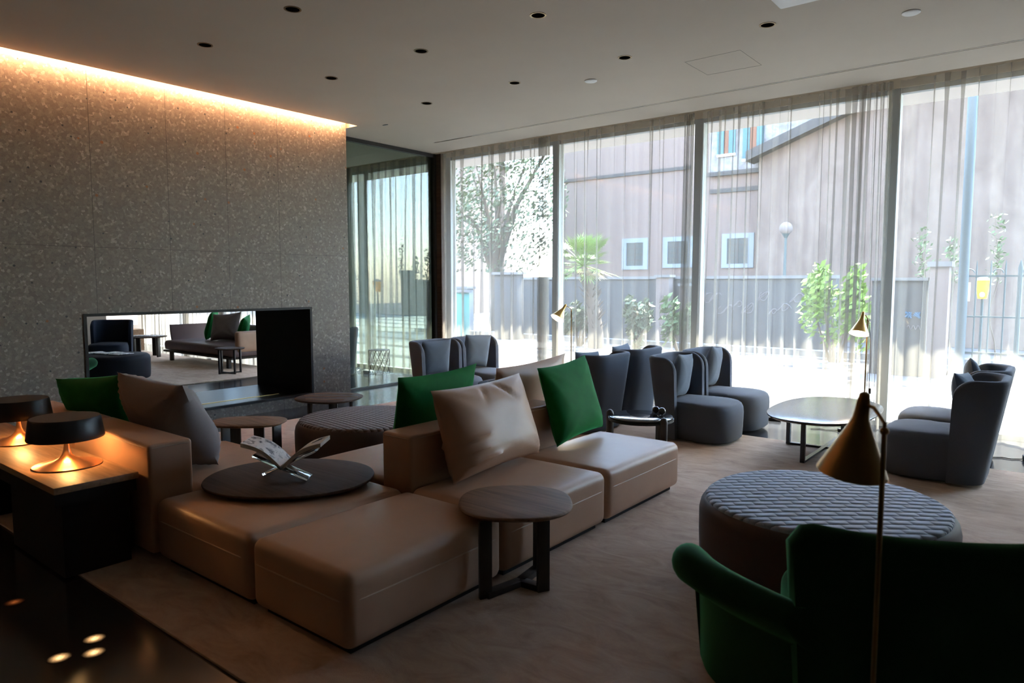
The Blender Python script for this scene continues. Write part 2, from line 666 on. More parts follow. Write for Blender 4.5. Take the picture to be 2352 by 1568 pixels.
def rbox(mb, c, d, r, crown=0.0, seg=4, mid=6, flat_bottom=False):
    """rounded box with an optional crowned top"""
    h = [x / 2 for x in d]
    ax = [axis_pts(h[i], r, seg, mid if h[i] > 2 * r else 2) for i in range(3)]
    st = len(mb.v)
    idx = {}
    vs = []
    n = [len(a) for a in ax]

    def vert(i, j, k):
        key = (i, j, k)
        if key not in idx:
            p = [ax[0][i], ax[1][j], ax[2][k]]
            q = [max(-h[t] + r, min(h[t] - r, p[t])) for t in range(3)]
            dv = Vector([p[t] - q[t] for t in range(3)])
            if dv.length > 1e-9:
                nz = [abs(x) > 1e-9 for x in dv]
                dv = dv.normalized() * r
            pp = [q[t] + dv[t] for t in range(3)]
            if crown and pp[2] > 0:
                pp[2] += crown * (1 - (pp[0] / h[0]) ** 2) * (1 - (pp[1] / h[1]) ** 2) * min(1, pp[2] / h[2])
            idx[key] = len(vs)
            vs.append((c[0] + pp[0], c[1] + pp[1], c[2] + pp[2]))
        return idx[key]
    fs = []
    for a in range(3):
        b, e = [(1, 2), (0, 2), (0, 1)][a]
        for side in (0, n[a] - 1):
            for u in range(n[b] - 1):
                for w in range(n[e] - 1):
                    q = []
                    for (uu, ww) in ((u, w), (u + 1, w), (u + 1, w + 1), (u, w + 1)):
                        ijk = [0, 0, 0]
                        ijk[a] = side
                        ijk[b] = uu
                        ijk[e] = ww
                        q.append(vert(*ijk))
                    fs.append(tuple(q))
    mb.add(vs, fs)
    return mb


def superell(a, b, e=2.6, n=64, c=(0, 0), rot=0.0):
    pts = []
    for k in range(n):
        t = 2 * math.pi * k / n
        x = a * math.copysign(abs(math.cos(t)) ** (2 / e), math.cos(t))
        y = b * math.copysign(abs(math.sin(t)) ** (2 / e), math.sin(t))
        pts.append((c[0] + x * math.cos(rot) - y * math.sin(rot), c[1] + x * math.sin(rot) + y * math.cos(rot)))
    return pts


def slab(mb, outline, levels, c=(0, 0), crown=0.0, inner=0):
    """levels: (z, inset); outline shrunk toward c"""
    rs = []
    rad = max(math.hypot(x - c[0], y - c[1]) for x, y in outline)
    for z, ins in levels:
        k = 1 - ins / rad
        rs.append([(c[0] + (x - c[0]) * k, c[1] + (y - c[1]) * k, z) for x, y in outline])
    if inner:
        z, ins = levels[-1]
        k0 = 1 - ins / rad
        for i in range(1, inner + 1):
            k = k0 * (1 - i / (inner + .4))
            rs.append([(c[0] + (x - c[0]) * k, c[1] + (y - c[1]) * k, z + crown * (1 - (k / k0) ** 2)) for x, y in outline])
    return mb.rings(rs)


def pillow(mb, w, h, t, seed=0, wr=.012, pinch=.07, n=34, sag=0.0, folds=()):
    """a scatter cushion standing in its own XZ plane, thickness along Y, bottom edge at z=0"""
    for side in (1, -1):
        def fn(a, b):
            u = 2 * a - 1
            v2 = 2 * b - 1
            x = u * w / 2 * (1 - pinch * (1 - v2 * v2))
            z = v2 * h / 2 * (1 - pinch * (1 - u * u))
            e = max(0, (1 - u ** 4) * (1 - v2 ** 4))
            th = t / 2 * (e ** .62) * (1 - .18 * v2)
            p = Vector((x * 3.2 + seed * 3.1, z * 3.2, seed * 1.7 + side))
            cr = .55 * noise.noise(p)
            # creases running in from the corners
            for su in (-1, 1):
                for sv2 in (-1, 1):
                    du, dv = u - su, v2 - sv2
                    rr = math.hypot(du, dv)
                    ang = math.atan2(dv * -sv2, du * -su)
                    cr += .75 * (1 - 2 * abs(math.sin(ang * 6 + seed + 1.5 * su))) * math.exp(-rr * 1.9)
            th += wr * cr * min(1, e * 2.5)
            for fu, fv, fl, fw, fa, amp in folds:
                a1 = (u - fu) * math.cos(fa) + (v2 - fv) * math.sin(fa)
                a2 = -(u - fu) * math.sin(fa) + (v2 - fv) * math.cos(fa)
                th += amp * math.exp(-(a1 / fl) ** 2 - (a2 / fw) ** 2) * math.cos(a2 / fw * 1.6) * min(1, e * 3)
            z2 = z - sag * (1 - u * u) * max(0, v2)
            return (x, side * max(th, .0), z2 + h / 2)
        mb.grid(fn, n, n)
    return mb


def place(mb, loc, rx=0.0, rz=0.0, ry=0.0):
    m = Matrix.Translation(loc) @ Matrix.Rotation(rz, 4, 'Z') @ Matrix.Rotation(rx, 4, 'X') @ Matrix.Rotation(ry, 4, 'Y')
    return mb.xf(m)

# ================================================================== the room
CZ = 3.48
b = MB().box(-18.2, 2.6, -3, 8.35, -.2, 0)
struct(b.build('floor', M['floor'], smooth=False))
rugx = MB()
rugx.box(-6.60, 2.45, 1.335, 6.72, 0, .014)
o = struct(rugx.build('floor_carpet', M['carpet'], bevel=.004))
b = MB().box(-17.5, -10.15, 1.9, 6.95, 0, .014)
struct(b.build('floor_carpet', M['carpet'], bevel=.004))

# ceiling with the light slot along the stone wall and the shadow line before the curtains
b = MB()
b.box(-7.15, 2.6, -3, 7.20, CZ, CZ + .12)
b.box(-7.15, 2.6, 7.235, 7.79, CZ, CZ + .12)
b.box(-7.40, -7.15, 5.85, 7.79, CZ, CZ + .12)
b.box(-18.2, -7.40, -3, 7.79, CZ, CZ + .12)
b.box(-18.2, 2.6, -3, 8.35, CZ + .16, CZ + .22)
b.box(-18.2, 2.6, 8.1, 8.35, CZ - .02, CZ + .2)
struct(b.build('ceiling', M['ceiling'], smooth=False))
b = MB().box(-6.42, 2.6, 7.192, 7.204, CZ - .004, CZ + .05)
struct(b.build('trim_1', M['enamel'], smooth=False))

# stone wall with the see-through fireplace opening
FY0, FY1, FZ0, FZ1 = 2.63, 5.17, .125, 1.212
b = MB()
b.box(-8.45, -7.25, -3, FY0, 0, CZ + .16)
b.box(-8.45, -7.25, FY1, 5.745, 0, CZ + .16)
b.box(-8.45, -7.25, FY0, FY1, FZ1, CZ + .16)
b.box(-8.45, -7.25, FY0, FY1, 0, FZ0)
struct(b.build('wall_left', M['stone'], smooth=False))
b = MB().box(-18.4, -18.2, -3, 8.35, 0, CZ + .2)
struct(b.build('wall_far_left', M['wall'], smooth=False))
b = MB().box(-18.4, 2.8, -3.2, -3, 0, CZ + .2)
struct(b.build('wall_back', M['wall'], smooth=False))
b = MB().box(2.6, 2.8, -3, 8.35, 0, CZ + .2)
b.box(1.25, 2.6, 7.95, 8.35, 0, CZ)
struct(b.build('wall_right', M['wall'], smooth=False))

fp = thing('fireplace', 'black framed see-through fireplace opening set low in the speckled stone wall', 'fireplace', (-7.25, (FY0 + FY1) / 2, FZ0))
hy = (FY1 - FY0) / 2
b = MB()
fw = .028
b.box(-.03, .012, -hy, hy, 0, fw)
b.box(-.03, .012, -hy, hy, FZ1 - FZ0 - fw, FZ1 - FZ0)
b.box(-.03, .012, -hy, -hy + fw, fw, FZ1 - FZ0 - fw)
b.box(-.03, .012, hy - fw, hy, fw, FZ1 - FZ0 - fw)
b.build('frame', M['black'], fp, smooth=False)
b = MB().box(-1.2, -.03, -hy, hy, .0, .02)
b.build('hearth', M['black_stone'], fp, smooth=False)
b = MB().box(-.31, -.285, -hy + .03, hy - .3, .02, .026)
b.build('brass_strip', M['brass'], fp, smooth=False)
for s in (-1, 1):
    b = MB().box(-1.2, -.03, s * hy - .012, s * hy + .012, .02, FZ1 - FZ0)
    b.xf(Matrix.Translation((0, -s * .013, 0)))
    b.build('side_panel', M['black'], fp, smooth=False)
b = MB().box(-1.2, -.03, -hy, hy, FZ1 - FZ0 - .014, FZ1 - FZ0 - .002)
b.build('top_panel', M['black'], fp, smooth=False)

# cove light hidden in the ceiling slot
b = MB().box(-7.158, -7.152, -2.9, 5.72, CZ + .05, CZ + .115)
tag(b.build('cove_light', M['cove'], smooth=False), 'warm strip of light hidden in the ceiling slot above the stone wall', 'light')

# glass partition towards the next lounge
gp = MB()
PX = -7.79
gp.box(PX - .03, PX + .03, 5.746, 7.84, CZ - .055, CZ - .002)
gp.box(PX - .03, PX + .03, 5.746, 7.84, 0, .025)
gp.box(PX - .05, PX + .04, 7.82, 7.90, 0, CZ - .002)
g = struct(gp.build('window_5', M['frame_dark'], smooth=False))
b = MB().box(PX - .006, PX + .006, 5.75, 7.82, .025, CZ - .055)
b.build('pane', M['glass_green'], g, smooth=False)
b = MB().box(PX + .04, PX + .14, 7.86, 7.96, 0, CZ - .002)
struct(b.build('trim_2', M['wood_mid'], smooth=False))

# ------------------------------------------------------------------ window wall
xm = [-18.0, -15.9, -13.8, -11.75, -9.7, -7.74, -5.672, -3.577, -1.486, .62, 1.2]
k = 0
for i in range(len(xm) - 1):
    x0, x1 = xm[i], xm[i + 1]
    k += 1
    b = MB()
    b.box(x0 - .055, x0 + .055, 8.11, 8.23, .0, CZ - .02)
    b.box(x0 + .055, x1 - .055, 8.12, 8.2, 0, .05)
    b.box(x0 + .055, x1 - .055, 8.12, 8.2, CZ - .07, CZ - .02)
    w = struct(b.build('window_%d' % (k if k < 5 else k + 1), M['mullion'], smooth=False))
    b = MB().box(x0 + .055, x1 - .055, 8.155, 8.165, .05, CZ - .07)
    b.build('pane', M['glass'], w, smooth=False)

# sheers
def curtain(x0, x1, label, n=10, bunch=.14, seed=1, name='sheer_curtain', m='sheer', ymid=7.87, kk=.15, ybot=-.02):
    rnd = random.Random(seed)
    NU, NV = n * 26 + int(bunch > 0) * 90, 14
    wob = [(rnd.uniform(.3, 1.0), rnd.uniform(0, 6.28)) for _ in range(5)]
    ks = [rnd.choice((rnd.uniform(.25, .7), rnd.uniform(.9, 1.9))) for _ in range(n + 12)]
    am = [rnd.uniform(.65, 1.2) for _ in range(n + 12)]
    lean = [rnd.uniform(-1, 1) for _ in range(n + 12)]
    nb = 5 if bunch > 0 else 0
    w = x1 - x0
    wl = w - bunch

    def fn(a, vz):
        z = .012 + vz * (CZ - .014)
        ph = a * (n + nb)
        if ph < n or not nb:
            tt = ph / n
            tt += sum(q * .011 * math.sin(2 * math.pi * (j + 1) * tt + o2) for j, (q, o2) in enumerate(wob)) * math.sin(math.pi * tt)
            x = x0 + wl * tt
            pw = wl / n
        else:
            x = x0 + wl + bunch * (ph - n) / nb
            pw = bunch / nb * 1.6
        i = int(ph)
        fr = ph - i
        kq = ks[i] * (1 - fr) + ks[i + 1] * fr
        aq = am[i] * (1 - fr) + am[i + 1] * fr
        lq = lean[i] * (1 - fr) + lean[i + 1] * fr
        top = max(0, (vz - .86) / .14) ** 2
        kf = kk * kq * (1 + .25 * top - .25 * (1 - vz))
        f = 2 * math.pi * ph
        x += pw * kf * math.sin(2 * f + .6 * lq) + lq * .05 * (1 - vz) ** 1.5
        A = .055 * aq * (.55 + .75 * (1 - vz) ** .7)
        y = ymid + A * math.sin(f) + ybot * (1 - vz) + .012 * math.sin(f * 3.1 + 5 * vz)
        return (x, y, z)
    mb = MB()
    mb.grid(fn, NU, NV)
    me = mb.build(name, M[m], auto=180)
    return tag(me, label, 'curtain', None)


curtain(-7.66, -5.60, 'leftmost sheer curtain panel of the main room beside the dark corner post, tree showing through', 10, .20, 3)
curtain(-5.46, -3.53, 'sheer curtain panel behind the left brass floor lamp, palm tree showing through', 10, .13, 5)
curtain(-3.42, -1.46, 'wide sheer curtain panel in the middle, sloping roof edge showing through at its top', 11, .30, 8)
curtain(-1.40, 1.22, 'rightmost sheer curtain panel, behind the pair of chairs at the right edge', 11, 0, 11)
curtain(-9.72, -7.86, 'sheer curtain seen through the glass partition, close to the dark corner post', 10, .10, 13)
curtain(-11.7, -9.80, 'sheer curtain seen through the left part of the glass partition, beside the stone wall', 10, .2, 17, m='sheer_dense')
curtain(-13.9, -11.85, 'sheer curtain behind the tan daybed seen through the fireplace', 10, .1, 19, m='sheer_dense')
curtain(-18.0, -14.0, 'sheer curtain seen through the fireplace behind the round magazine table', 22, .3, 23, m='sheer_dense')

# ------------------------------------------------------------------ ceiling fittings
dl0 = thing('downlight', '', 'downlight', (0, 0, CZ), 0, 'dark recessed downlights in the ceiling')
b = MB().lathe([(.062, -.003), (.062, .0), (.050, .0), (.050, -.003)], 28, caps=(False, False))
b.rings([b.v[-28:], b.v[:28]], False, False)
b.build('rim', M['brass_dark'], dl0)
b = MB().lathe([(.050, -.0015), (.0501, -.001)], 28)
b.build('baffle', M['baffle'], dl0)
dls = [((-4.516, 3.12), 'dark recessed ceiling downlight nearest the top edge, left one of the row of three nearest'),
       ((-3.19, 4.322), 'dark recessed ceiling downlight at the top centre of the picture'),
       ((-1.923, 5.577), 'dark recessed ceiling downlight just right of the white ceiling box'),
       ((-5.749, 3.114), 'dark recessed ceiling downlight nearest the glowing slot, far left'),
       ((-4.45, 4.343), 'dark recessed ceiling downlight in the middle of the ceiling grid'),
       ((-3.171, 5.583), 'dark recessed ceiling downlight between the centre one and the faint square hatch'),
       ((-5.702, 4.357), 'dark recessed ceiling downlight above the right end of the glowing slot'),
       ((-4.413, 5.59), 'dark recessed ceiling downlight left of the small white ceiling disc'),
       ((-5.664, 5.606), 'dark recessed ceiling downlight of the row farthest back, nearest the glass partition')]
for i, ((x, y), lab) in enumerate(dls):
    if i == 0:
        dl0.location = (x, y, CZ)
        dl0['label'] = lab
    else:
        dup(dl0, (x, y, CZ), 0, lab)
b = MB().lathe([(.05, 0), (.05, -.004), (.03, -.005)], 24)
o = b.build('ceiling_sensor', M['steel'])
o.location = (-6.83, 6.03, CZ)
o.scale = (1, .35, 1)
tag(o, 'thin dark slot fitting in the ceiling near the end of the glowing cove', 'sensor')
for (x, y), lab in (((-3.782, 5.997), 'small white round ceiling disc near the curtains, left of the faint hatch'),
                    ((-1.013, 5.979), 'white round ceiling disc at the top right of the picture')):
    b = MB().lathe([(.062, 0), (.062, -.007), (.054, -.012), (.02, -.013)], 28)
    o = b.build('smoke_detector', M['white'])
    o.location = (x, y, CZ)
    tag(o, lab, 'smoke detector', 'white ceiling discs')
pb = thing('ceiling_projector_box', 'white box hanging from the ceiling at the top edge of the picture', 'box', (-1.50, 4.90, CZ), R(0))
b = MB()
rbox(b, (0, 0, -.06), (.30, .24, .12), .02)
b.build('housing', M['white'], pb)
b = MB().lathe([(.014, -.02), (.014, .0)], 16)
b.xf(Matrix.Translation((-.06, -.125, -.085)) @ Matrix.Rotation(R(90), 4, 'X'))
b.build('lens', M['chrome'], pb)
b = MB()
for (ax, ay), (bx2, by2) in zip([(-2.812, 6.034), (-2.303, 6.02), (-2.302, 6.55), (-2.81, 6.53)], [(-2.303, 6.02), (-2.302, 6.55), (-2.81, 6.53), (-2.812, 6.034)]):
    d = Vector((bx2 - ax, by2 - ay, 0))
    b.cbox(((ax + bx2) / 2, (ay + by2) / 2, CZ - .0005), (d.length, .004, .002), math.atan2(d.y, d.x))
struct(b.build('trim_3', M['hatch_line'], smooth=False))

# glowing discs painting the table lamps' reflections in the polished floor, lower left
for (px, py, r0, dim, lab) in ((-3.10, .975, .030, 0, 'painted lamp reflection in the dark floor, leftmost and lowest of the bottom-left cluster'),
                               (-3.155, 1.125, .028, 0, 'painted lamp reflection in the dark polished floor, the one nearest the carpet edge'),
                               (-3.035, 1.078, .018, 0, 'small painted lamp reflection in the dark floor, just right of the one nearest the carpet'),
                               (-3.82, 1.03, .03, 1, 'faint red painted lamp reflection in the dark floor at the left edge of the picture')):
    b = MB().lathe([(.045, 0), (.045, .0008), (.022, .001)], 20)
    o = b.build('reflection_disc', M['lamp_reflection_dim' if dim else 'lamp_reflection'])
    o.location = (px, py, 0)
    tag(o, lab, 'light', 'painted lamp reflections in the dark floor')

# ================================================================== modular sofa
SH = .36


def module(x0, x1, y0, y1, label, group='tan leather sofa modules', seam=True, z1=SH):
    cx, cy2 = (x0 + x1) / 2, (y0 + y1) / 2
    t = thing('sofa_module', label, 'sofa module', (cx, cy2, .014), 0, group)
    w, d = x1 - x0 - .012, y1 - y0 - .012
    b = MB()
    rbox(b, (0, 0, .028 + (z1 - .042) / 2), (w, d, z1 - .042), .05, crown=.014, seg=5, mid=10)
    b.build('seat', M['tan'], t, auto=60)
    b = MB()
    pts = superell(w / 2 + .0015, d / 2 + .0015, 14, 96)
    path = [(x, y, .236) for x, y in pts]
    b.tube(path + path[:2], .0032, 6, False)
    b.build('piping', M['piping'], t)
    b = MB().box(-w / 2 + .05, w / 2 - .05, -d / 2 + .05, d / 2 - .05, 0, .05)
    b.build('plinth', M['black'], t, smooth=False)
    return t


def backrest(t, x0, x1, y0, y1, z0, z1):
    b = MB()
    c = t.location
    rbox(b, ((x0 + x1) / 2 - c.x, (y0 + y1) / 2 - c.y, (z0 + z1) / 2 - c.z), (x1 - x0, y1 - y0, z1 - z0), .022, seg=4, mid=6)
    b.build('backrest', M['tan'], t, auto=60)
    b = MB()
    w, d = (x1 - x0) / 2 - .001, (y1 - y0) / 2 - .001
    pts = superell(w, d, 16, 96, ((x0 + x1) / 2 - c.x, (y0 + y1) / 2 - c.y))
    path = [(x, y, z1 - .02 - c.z) for x, y in pts]
    b.tube(path + path[:2], .003, 6, False)
    b.build('piping', M['piping'], t)


module(-2.83, -2.13, 1.65, 2.62, 'low tan leather sofa block nearest the camera, empty and without a back')
module(-3.75, -2.83, 1.65, 2.62, 'tan leather sofa block under the dark round tray and the open book')
m5 = module(-2.83, -2.13, 2.62, 3.62, 'tan leather sofa seat holding the big tan leather cushion')
backrest(m5, -3.085, -2.84, 2.66, 4.12, .05, .645)
module(-2.83, -2.13, 3.62, 4.64, 'tan leather sofa seat at the far end, holding the upright green velvet cushion')
module(-3.82, -3.10, 2.66, 3.62, 'tan leather sofa seat on the far side of the low back, behind the dark tray')
module(-3.82, -3.10, 3.62, 4.62, 'tan leather sofa seat hidden beyond the low back, next to the brown quilted ottoman')
m3 = module(-4.80, -3.76, 1.90, 2.66, 'tan leather sofa seat under the slumped tan cushion, backed by the lamp console')
backrest(m3, -4.78, -3.765, 1.645, 1.885, .05, .645)
m8 = module(-5.80, -4.80, 1.90, 2.60, 'tan leather sofa seat at the far left below the dark green cushion')
backrest(m8, -5.80, -4.79, 1.645, 1.885, .05, .645)


# cushions stand in XZ; rz=90deg puts the width along +Y, tilt is applied first about local X
def lean_cushion(name, w, h, t, m, y, xb, tilt, label, seed, z=SH + .028, ry=0.0, rz=R(90), group=None, **kw):
    """foot at x = xb, width along Y, top leaning to -X for positive tilt"""
    b = MB()
    pillow(b, w, h, t, seed, **kw)
    b.xf(Matrix.Rotation(rz, 4, 'Z') @ Matrix.Rotation(-tilt, 4, 'X') @ Matrix.Rotation(ry, 4, 'Y'))
    o = b.build(name, m, auto=50)
    zm = min(v.co.z for v in o.data.vertices)
    o.location = (xb, y, z - zm - .012)
    return tag(o, label, 'cushion', group)


lean_cushion('leather_cushion', .86, .54, .27, M['tan_pillow'], 3.22, -2.655, R(17), 'big tan leather cushion with folds leaning on the low sofa back', 2, wr=.010, ry=R(-1), rz=R(92), folds=((-.72, -.2, .28, .07, .12, .028), (-.55, -.72, .3, .07, .1, .03), (-.62, -.48, .22, .05, -.1, .016), (.30, .72, .28, .07, 2.1, -.024), (-.2, .75, .2, .06, 1.2, -.014)))
lean_cushion('velvet_cushion', .63, .56, .17, M['green'], 4.205, -2.705, R(15), 'emerald green velvet cushion upright on the far sofa seat', 4, wr=.008, ry=R(-4), rz=R(90))
lean_cushion('leather_cushion', .84, .55, .19, M['tan_pillow'], 4.16, -3.22, R(-14), 'tan leather cushion half hidden behind the upright green velvet cushion', 6, wr=.012, ry=R(-3), rz=R(90))
lean_cushion('velvet_cushion', .70, .58, .17, M['green'], 3.17, -3.22, R(-13), 'emerald green velvet cushion behind the big tan leather cushion', 8, wr=.008, ry=R(-2), rz=R(90))
# on the left seats, leaning back over the low back, width along X
o = lean_cushion('taupe_cushion', .70, .58, .30, M['mauve_cloth'], 2.04, -4.42, R(-24), 'slumped taupe cushion with folds on the left sofa back, beside the table lamps', 11, rz=R(5), ry=R(3), wr=.03, pinch=.03, sag=.03)
o.location.y = 2.16
o = lean_cushion('velvet_cushion', .64, .52, .26, M['green'], 2.06, -5.12, R(-24), 'dark green velvet cushion at the far left below the fireplace corner', 13, rz=R(20), ry=R(-6), wr=.012)
o.location.y = 2.08

# ================================================================== tray, book
t = thing('round_tray', 'large dark brown oval tray lying on the tan sofa block', 'tray', (-3.42, 2.27, SH + .026))
b = MB()
slab(b, superell(.47, .40, 2.15, 72, rot=R(38)), [(0, .02), (.004, .004), (.012, 0), (.018, .003), (.02, .01)], inner=2)
b.build('top', M['wood_mid'], t)
b = MB()
slab(b, superell(.40, .33, 2.15, 48, rot=R(38)), [(-.007, 0), (.0, 0)])
b.build('foot', M['black'], t)

BX, BY, BZ = -3.42, 2.25, SH + .047
st = thing('book_stand', 'clear acrylic crossed stand under the open book on the tray', 'book stand', (BX, BY, BZ), R(38.5))
for s in (-1, 1):
    b = MB()
    L = .33
    b.box(-.006, .006, -.05, .05, 0, L)
    rot = Matrix.Translation((-s * .142, 0, .008)) @ Matrix.Rotation(s * R(66), 4, 'Y')
    b.xf(rot)
    b.xf(Matrix.Translation((0, s * .052, 0)))
    b.build('arm', M['acrylic'], st, bevel=.002)
bk = thing('book', 'open illustrated book with a white and a cream page on the acrylic stand', 'book', (BX, BY, BZ + .050), R(38.5))
D2 = .20
for s in (-1, 1):
    # page block as a curved slab: profile in x,z
    prof = []
    for i in range(13):
        u = i / 12
        x = s * (.006 + .215 * u)
        zt = .012 + .13 * u + .035 * math.sin(math.pi * min(1, u * 1.0)) ** 1.0 * (1 - .35 * u)
        prof.append((x, zt))
    th = .022
    top = [(x, z + th) for x, z in prof]
    bot = [(x, z) for x, z in prof]
    b = MB()
    r0 = [(x, -D2 / 2, z) for x, z in bot + list(reversed(top))]
    r1 = [(x, D2 / 2, z) for x, z in bot + list(reversed(top))]
    b.rings([r0, r1])
    pg = b.build('page_block', M['paper_edge'], bk, auto=40)
    b = MB()
    q = [(x, z + th + .0012) for x, z in prof]
    b.rings([[(x, -D2 / 2 + .002, z) for x, z in q], [(x, D2 / 2 - .002, z) for x, z in q]], False, False, closed=False)
    b.build('page', M['paper_print'] if s < 0 else M['paper'], pg)
    if s > 0:
        rnd = random.Random(4)
        for grp in (((.80, .03, .05, .022), (.77, .012, .04, .02), (.74, -.005, .035, .02), (.72, -.022, .028, .014), (.84, .042, .045, .015)),
                    ((.38, -.03, .06, .014), (.33, -.035, .05, .012), (.36, -.02, .04, .012))):
            b = MB()
            for kk2, (u, w, su, sw) in enumerate(grp):
                i = min(11, int(u * 12))
                f = u * 12 - i
                x = q[i][0] + (q[i + 1][0] - q[i][0]) * f
                z = q[i][1] + (q[i + 1][1] - q[i][1]) * f + .0008 + .0003 * kk2
                sl2 = (q[i + 1][1] - q[i][1]) / (q[i + 1][0] - q[i][0])
                pts = []
                for k2 in range(9):
                    a = 2 * math.pi * k2 / 9
                    rr = rnd.uniform(.6, 1.15)
                    dx = su / 2 * math.cos(a) * rr
                    pts.append((x + dx, w + sw * math.sin(a) * rr, z + dx * sl2 + .0004))
                b.add(pts, [tuple(range(9))])
            b.build('printed_picture', M['ink'], pg, smooth=False)

# ================================================================== console with two table lamps
t = thing('console_table', 'low console table with a light oak top behind the left sofa back', 'console table', (-4.75, 1.42, .0))
b = MB().box(-1.2, .92, -.20, .20, .465, .50)
b.build('tabletop', M['wood_orange'], t, bevel=.003)
b = MB().box(-1.2, .91, -.195, .19, .40, .465)
b.build('apron', M['black'], t, smooth=False)
for x0, x1 in ((.10, .86), (-1.15, -.55)):
    b = MB().box(x0, x1, -.15, .17, .014, .40)
    b.build('pedestal', M['black'], t, smooth=False)

tl = thing('table_lamp', 'black drum table lamp with copper foot, the nearer one on the console', 'table lamp', (-4.273, 1.435, .50), 0, 'black and copper table lamps')
prof = [(.165, 0), (.168, .004), (.165, .008), (.12, .017), (.07, .029), (.04, .044), (.024, .064), (.016, .09), (.0125, .12), (.0115, .2)]
b = MB().lathe(prof, 48)
b.build('base', M['copper'], tl)
b = MB()
b.lathe([(.185, .155), (.187, .16), (.181, .20), (.172, .262), (.166, .271), (.0, .276)], 48, caps=(False, False))
b.lathe([(.178, .155), (.174, .20), (.166, .258), (.0, .266)], 48, caps=(False, False))
b.rings([[(r * math.cos(2 * math.pi * k / 48), r * math.sin(2 * math.pi * k / 48), .155) for k in range(48)] for r in (.185, .178)], False, False)
b.build('shade', M['shade_black'], tl)
for s in (-1, 1):
    b = MB().sphere((s * .05, -s * .02, .215), .022)
    b.build('bulb', M['bulb'], tl)
t2 = dup(tl, (-5.167, 1.473, .50), R(40), 'black drum table lamp with copper foot at the left edge of the picture', None)
for (x, y) in ((-4.273, 1.435), (-5.167, 1.473)):
    ld = bpy.data.lights.new('table_lamp_light', 'POINT')
    ld.energy = 2.2
    ld.color = (1, .46, .15)
    ld.shadow_soft_size = .03
    lo = bpy.data.objects.new('table_lamp_light', ld)
    lo.location = (x, y, .50 + .185)
    lo.parent = None
    COL.objects.link(lo)

# ================================================================== high-backed lounge chairs
def chair_plan(a, b, r, n=9):
    """U plan opening to +X: near wing tip -> back -> far wing tip"""
    pts = [(a[1], -b)]
    xb = a[0]
    for k in range(1, 7):
        pts.append((a[1] + (xb + r - a[1]) * k / 6, -b))
    for k in range(1, n + 1):
        t = math.pi / 2 * k / n
        pts.append((xb + r - r * math.sin(t), -b + r - r * math.cos(t)))
    for k in range(1, 7):
        pts.append((xb, -(b - r) + 2 * (b - r) * k / 6))
    for k in range(1, n + 1):
        t = math.pi / 2 * k / n
        pts.append((xb + r - r * math.cos(t), b - r + r * math.sin(t)))
    for k in range(1, 7):
        pts.append((xb + r + (a[1] - xb - r) * k / 6, b))
    return pts


def chair_shell(mb, ht=.79, th=.055):
    out = chair_plan((-.40, -.12), .345, .17)
    inn = chair_plan((-.40 + th, -.12), .345 - th, .17 - th * .6)
    L = [0]
    for i in range(1, len(out)):
        L.append(L[-1] + math.dist(out[i], out[i - 1]))
    T = L[-1]
    # denser stations near the rounded tips
    rs = []
    rc = .13
    zs = [.02, .1, .22, .36, .50, .62, .70]

    def pt(p, z, s):
        k = max(0, z / .79)
        fl = 1 + .05 * k
        bx = -.055 - .10 * k if False else 0
        back = max(0, min(1, (-.02 - p[0]) / .38))
        return (p[0] * (1) - back * (.125 * (k - .55)) + .015 * (k - .5) * (1 - back), p[1] * (.975 + .05 * k), z)
    st = []
    for i in range(len(out) - 1):
        m = 5 if (i < 2 or i > len(out) - 4) else 1
        for q in range(m):
            st.append(i + q / m)
    st.append(len(out) - 1)
    for s in st:
        i = min(int(s), len(out) - 2)
        f = s - i
        po = tuple(out[i][k] * (1 - f) + out[i + 1][k] * f for k in (0, 1))
        pi = tuple(inn[i][k] * (1 - f) + inn[i + 1][k] * f for k in (0, 1))
        d = L[i] * (1 - f) + L[i + 1] * f
        d = min(d, T - d)
        h = ht
        if d < rc:
            h = ht - rc + math.sqrt(max(0, rc * rc - (rc - d) ** 2))
        h -= th / 2
        mid = tuple((po[k] + pi[k]) / 2 for k in (0, 1))
        ring = [pt(po, z * h / .70, s) for z in zs]
        for a in (45, 90, 135):
            c = math.cos(R(a))
            w = (1 + c) / 2
            p = tuple(po[k] * w + pi[k] * (1 - w) for k in (0, 1))
            ring.append(pt(p, h + th / 2 * math.sin(R(a)), s))
        ring += [pt(pi, z * h / .70, s) for z in reversed(zs)]
        rs.append(ring)
    return mb.rings(rs)


def make_chair():
    t = thing('lounge_chair', '', 'armchair', (0, 0, .014), 0, 'grey high-backed lounge chairs')
    b = MB()
    chair_shell(b)
    b.build('shell', M['grey'], t, auto=70)
    b = MB()
    # D-shaped seat with a bowed front
    pts = []
    for k in range(48):
        a = 2 * math.pi * k / 48
        x = math.cos(a)
        y = math.sin(a)
        e = 2 / 2.9 if x > 0 else 2 / 8
        ey = 2 / 3.6
        X = .02 + (.345 if x > 0 else .35) * math.copysign(abs(x) ** e, x)
        Y = .325 * math.copysign(abs(y) ** ey, y)
        if x < 0:
            Y = max(-.285, min(.285, Y))
        pts.append((X, Y))
    slab(b, pts, [(.015, .03), (.03, .012), (.12, .004), (.26, .0), (.315, .006), (.345, .022), (.362, .048), (.371, .08)], c=(.02, 0), crown=.018, inner=4)
    b.build('seat', M['grey'], t, auto=70)
    return t


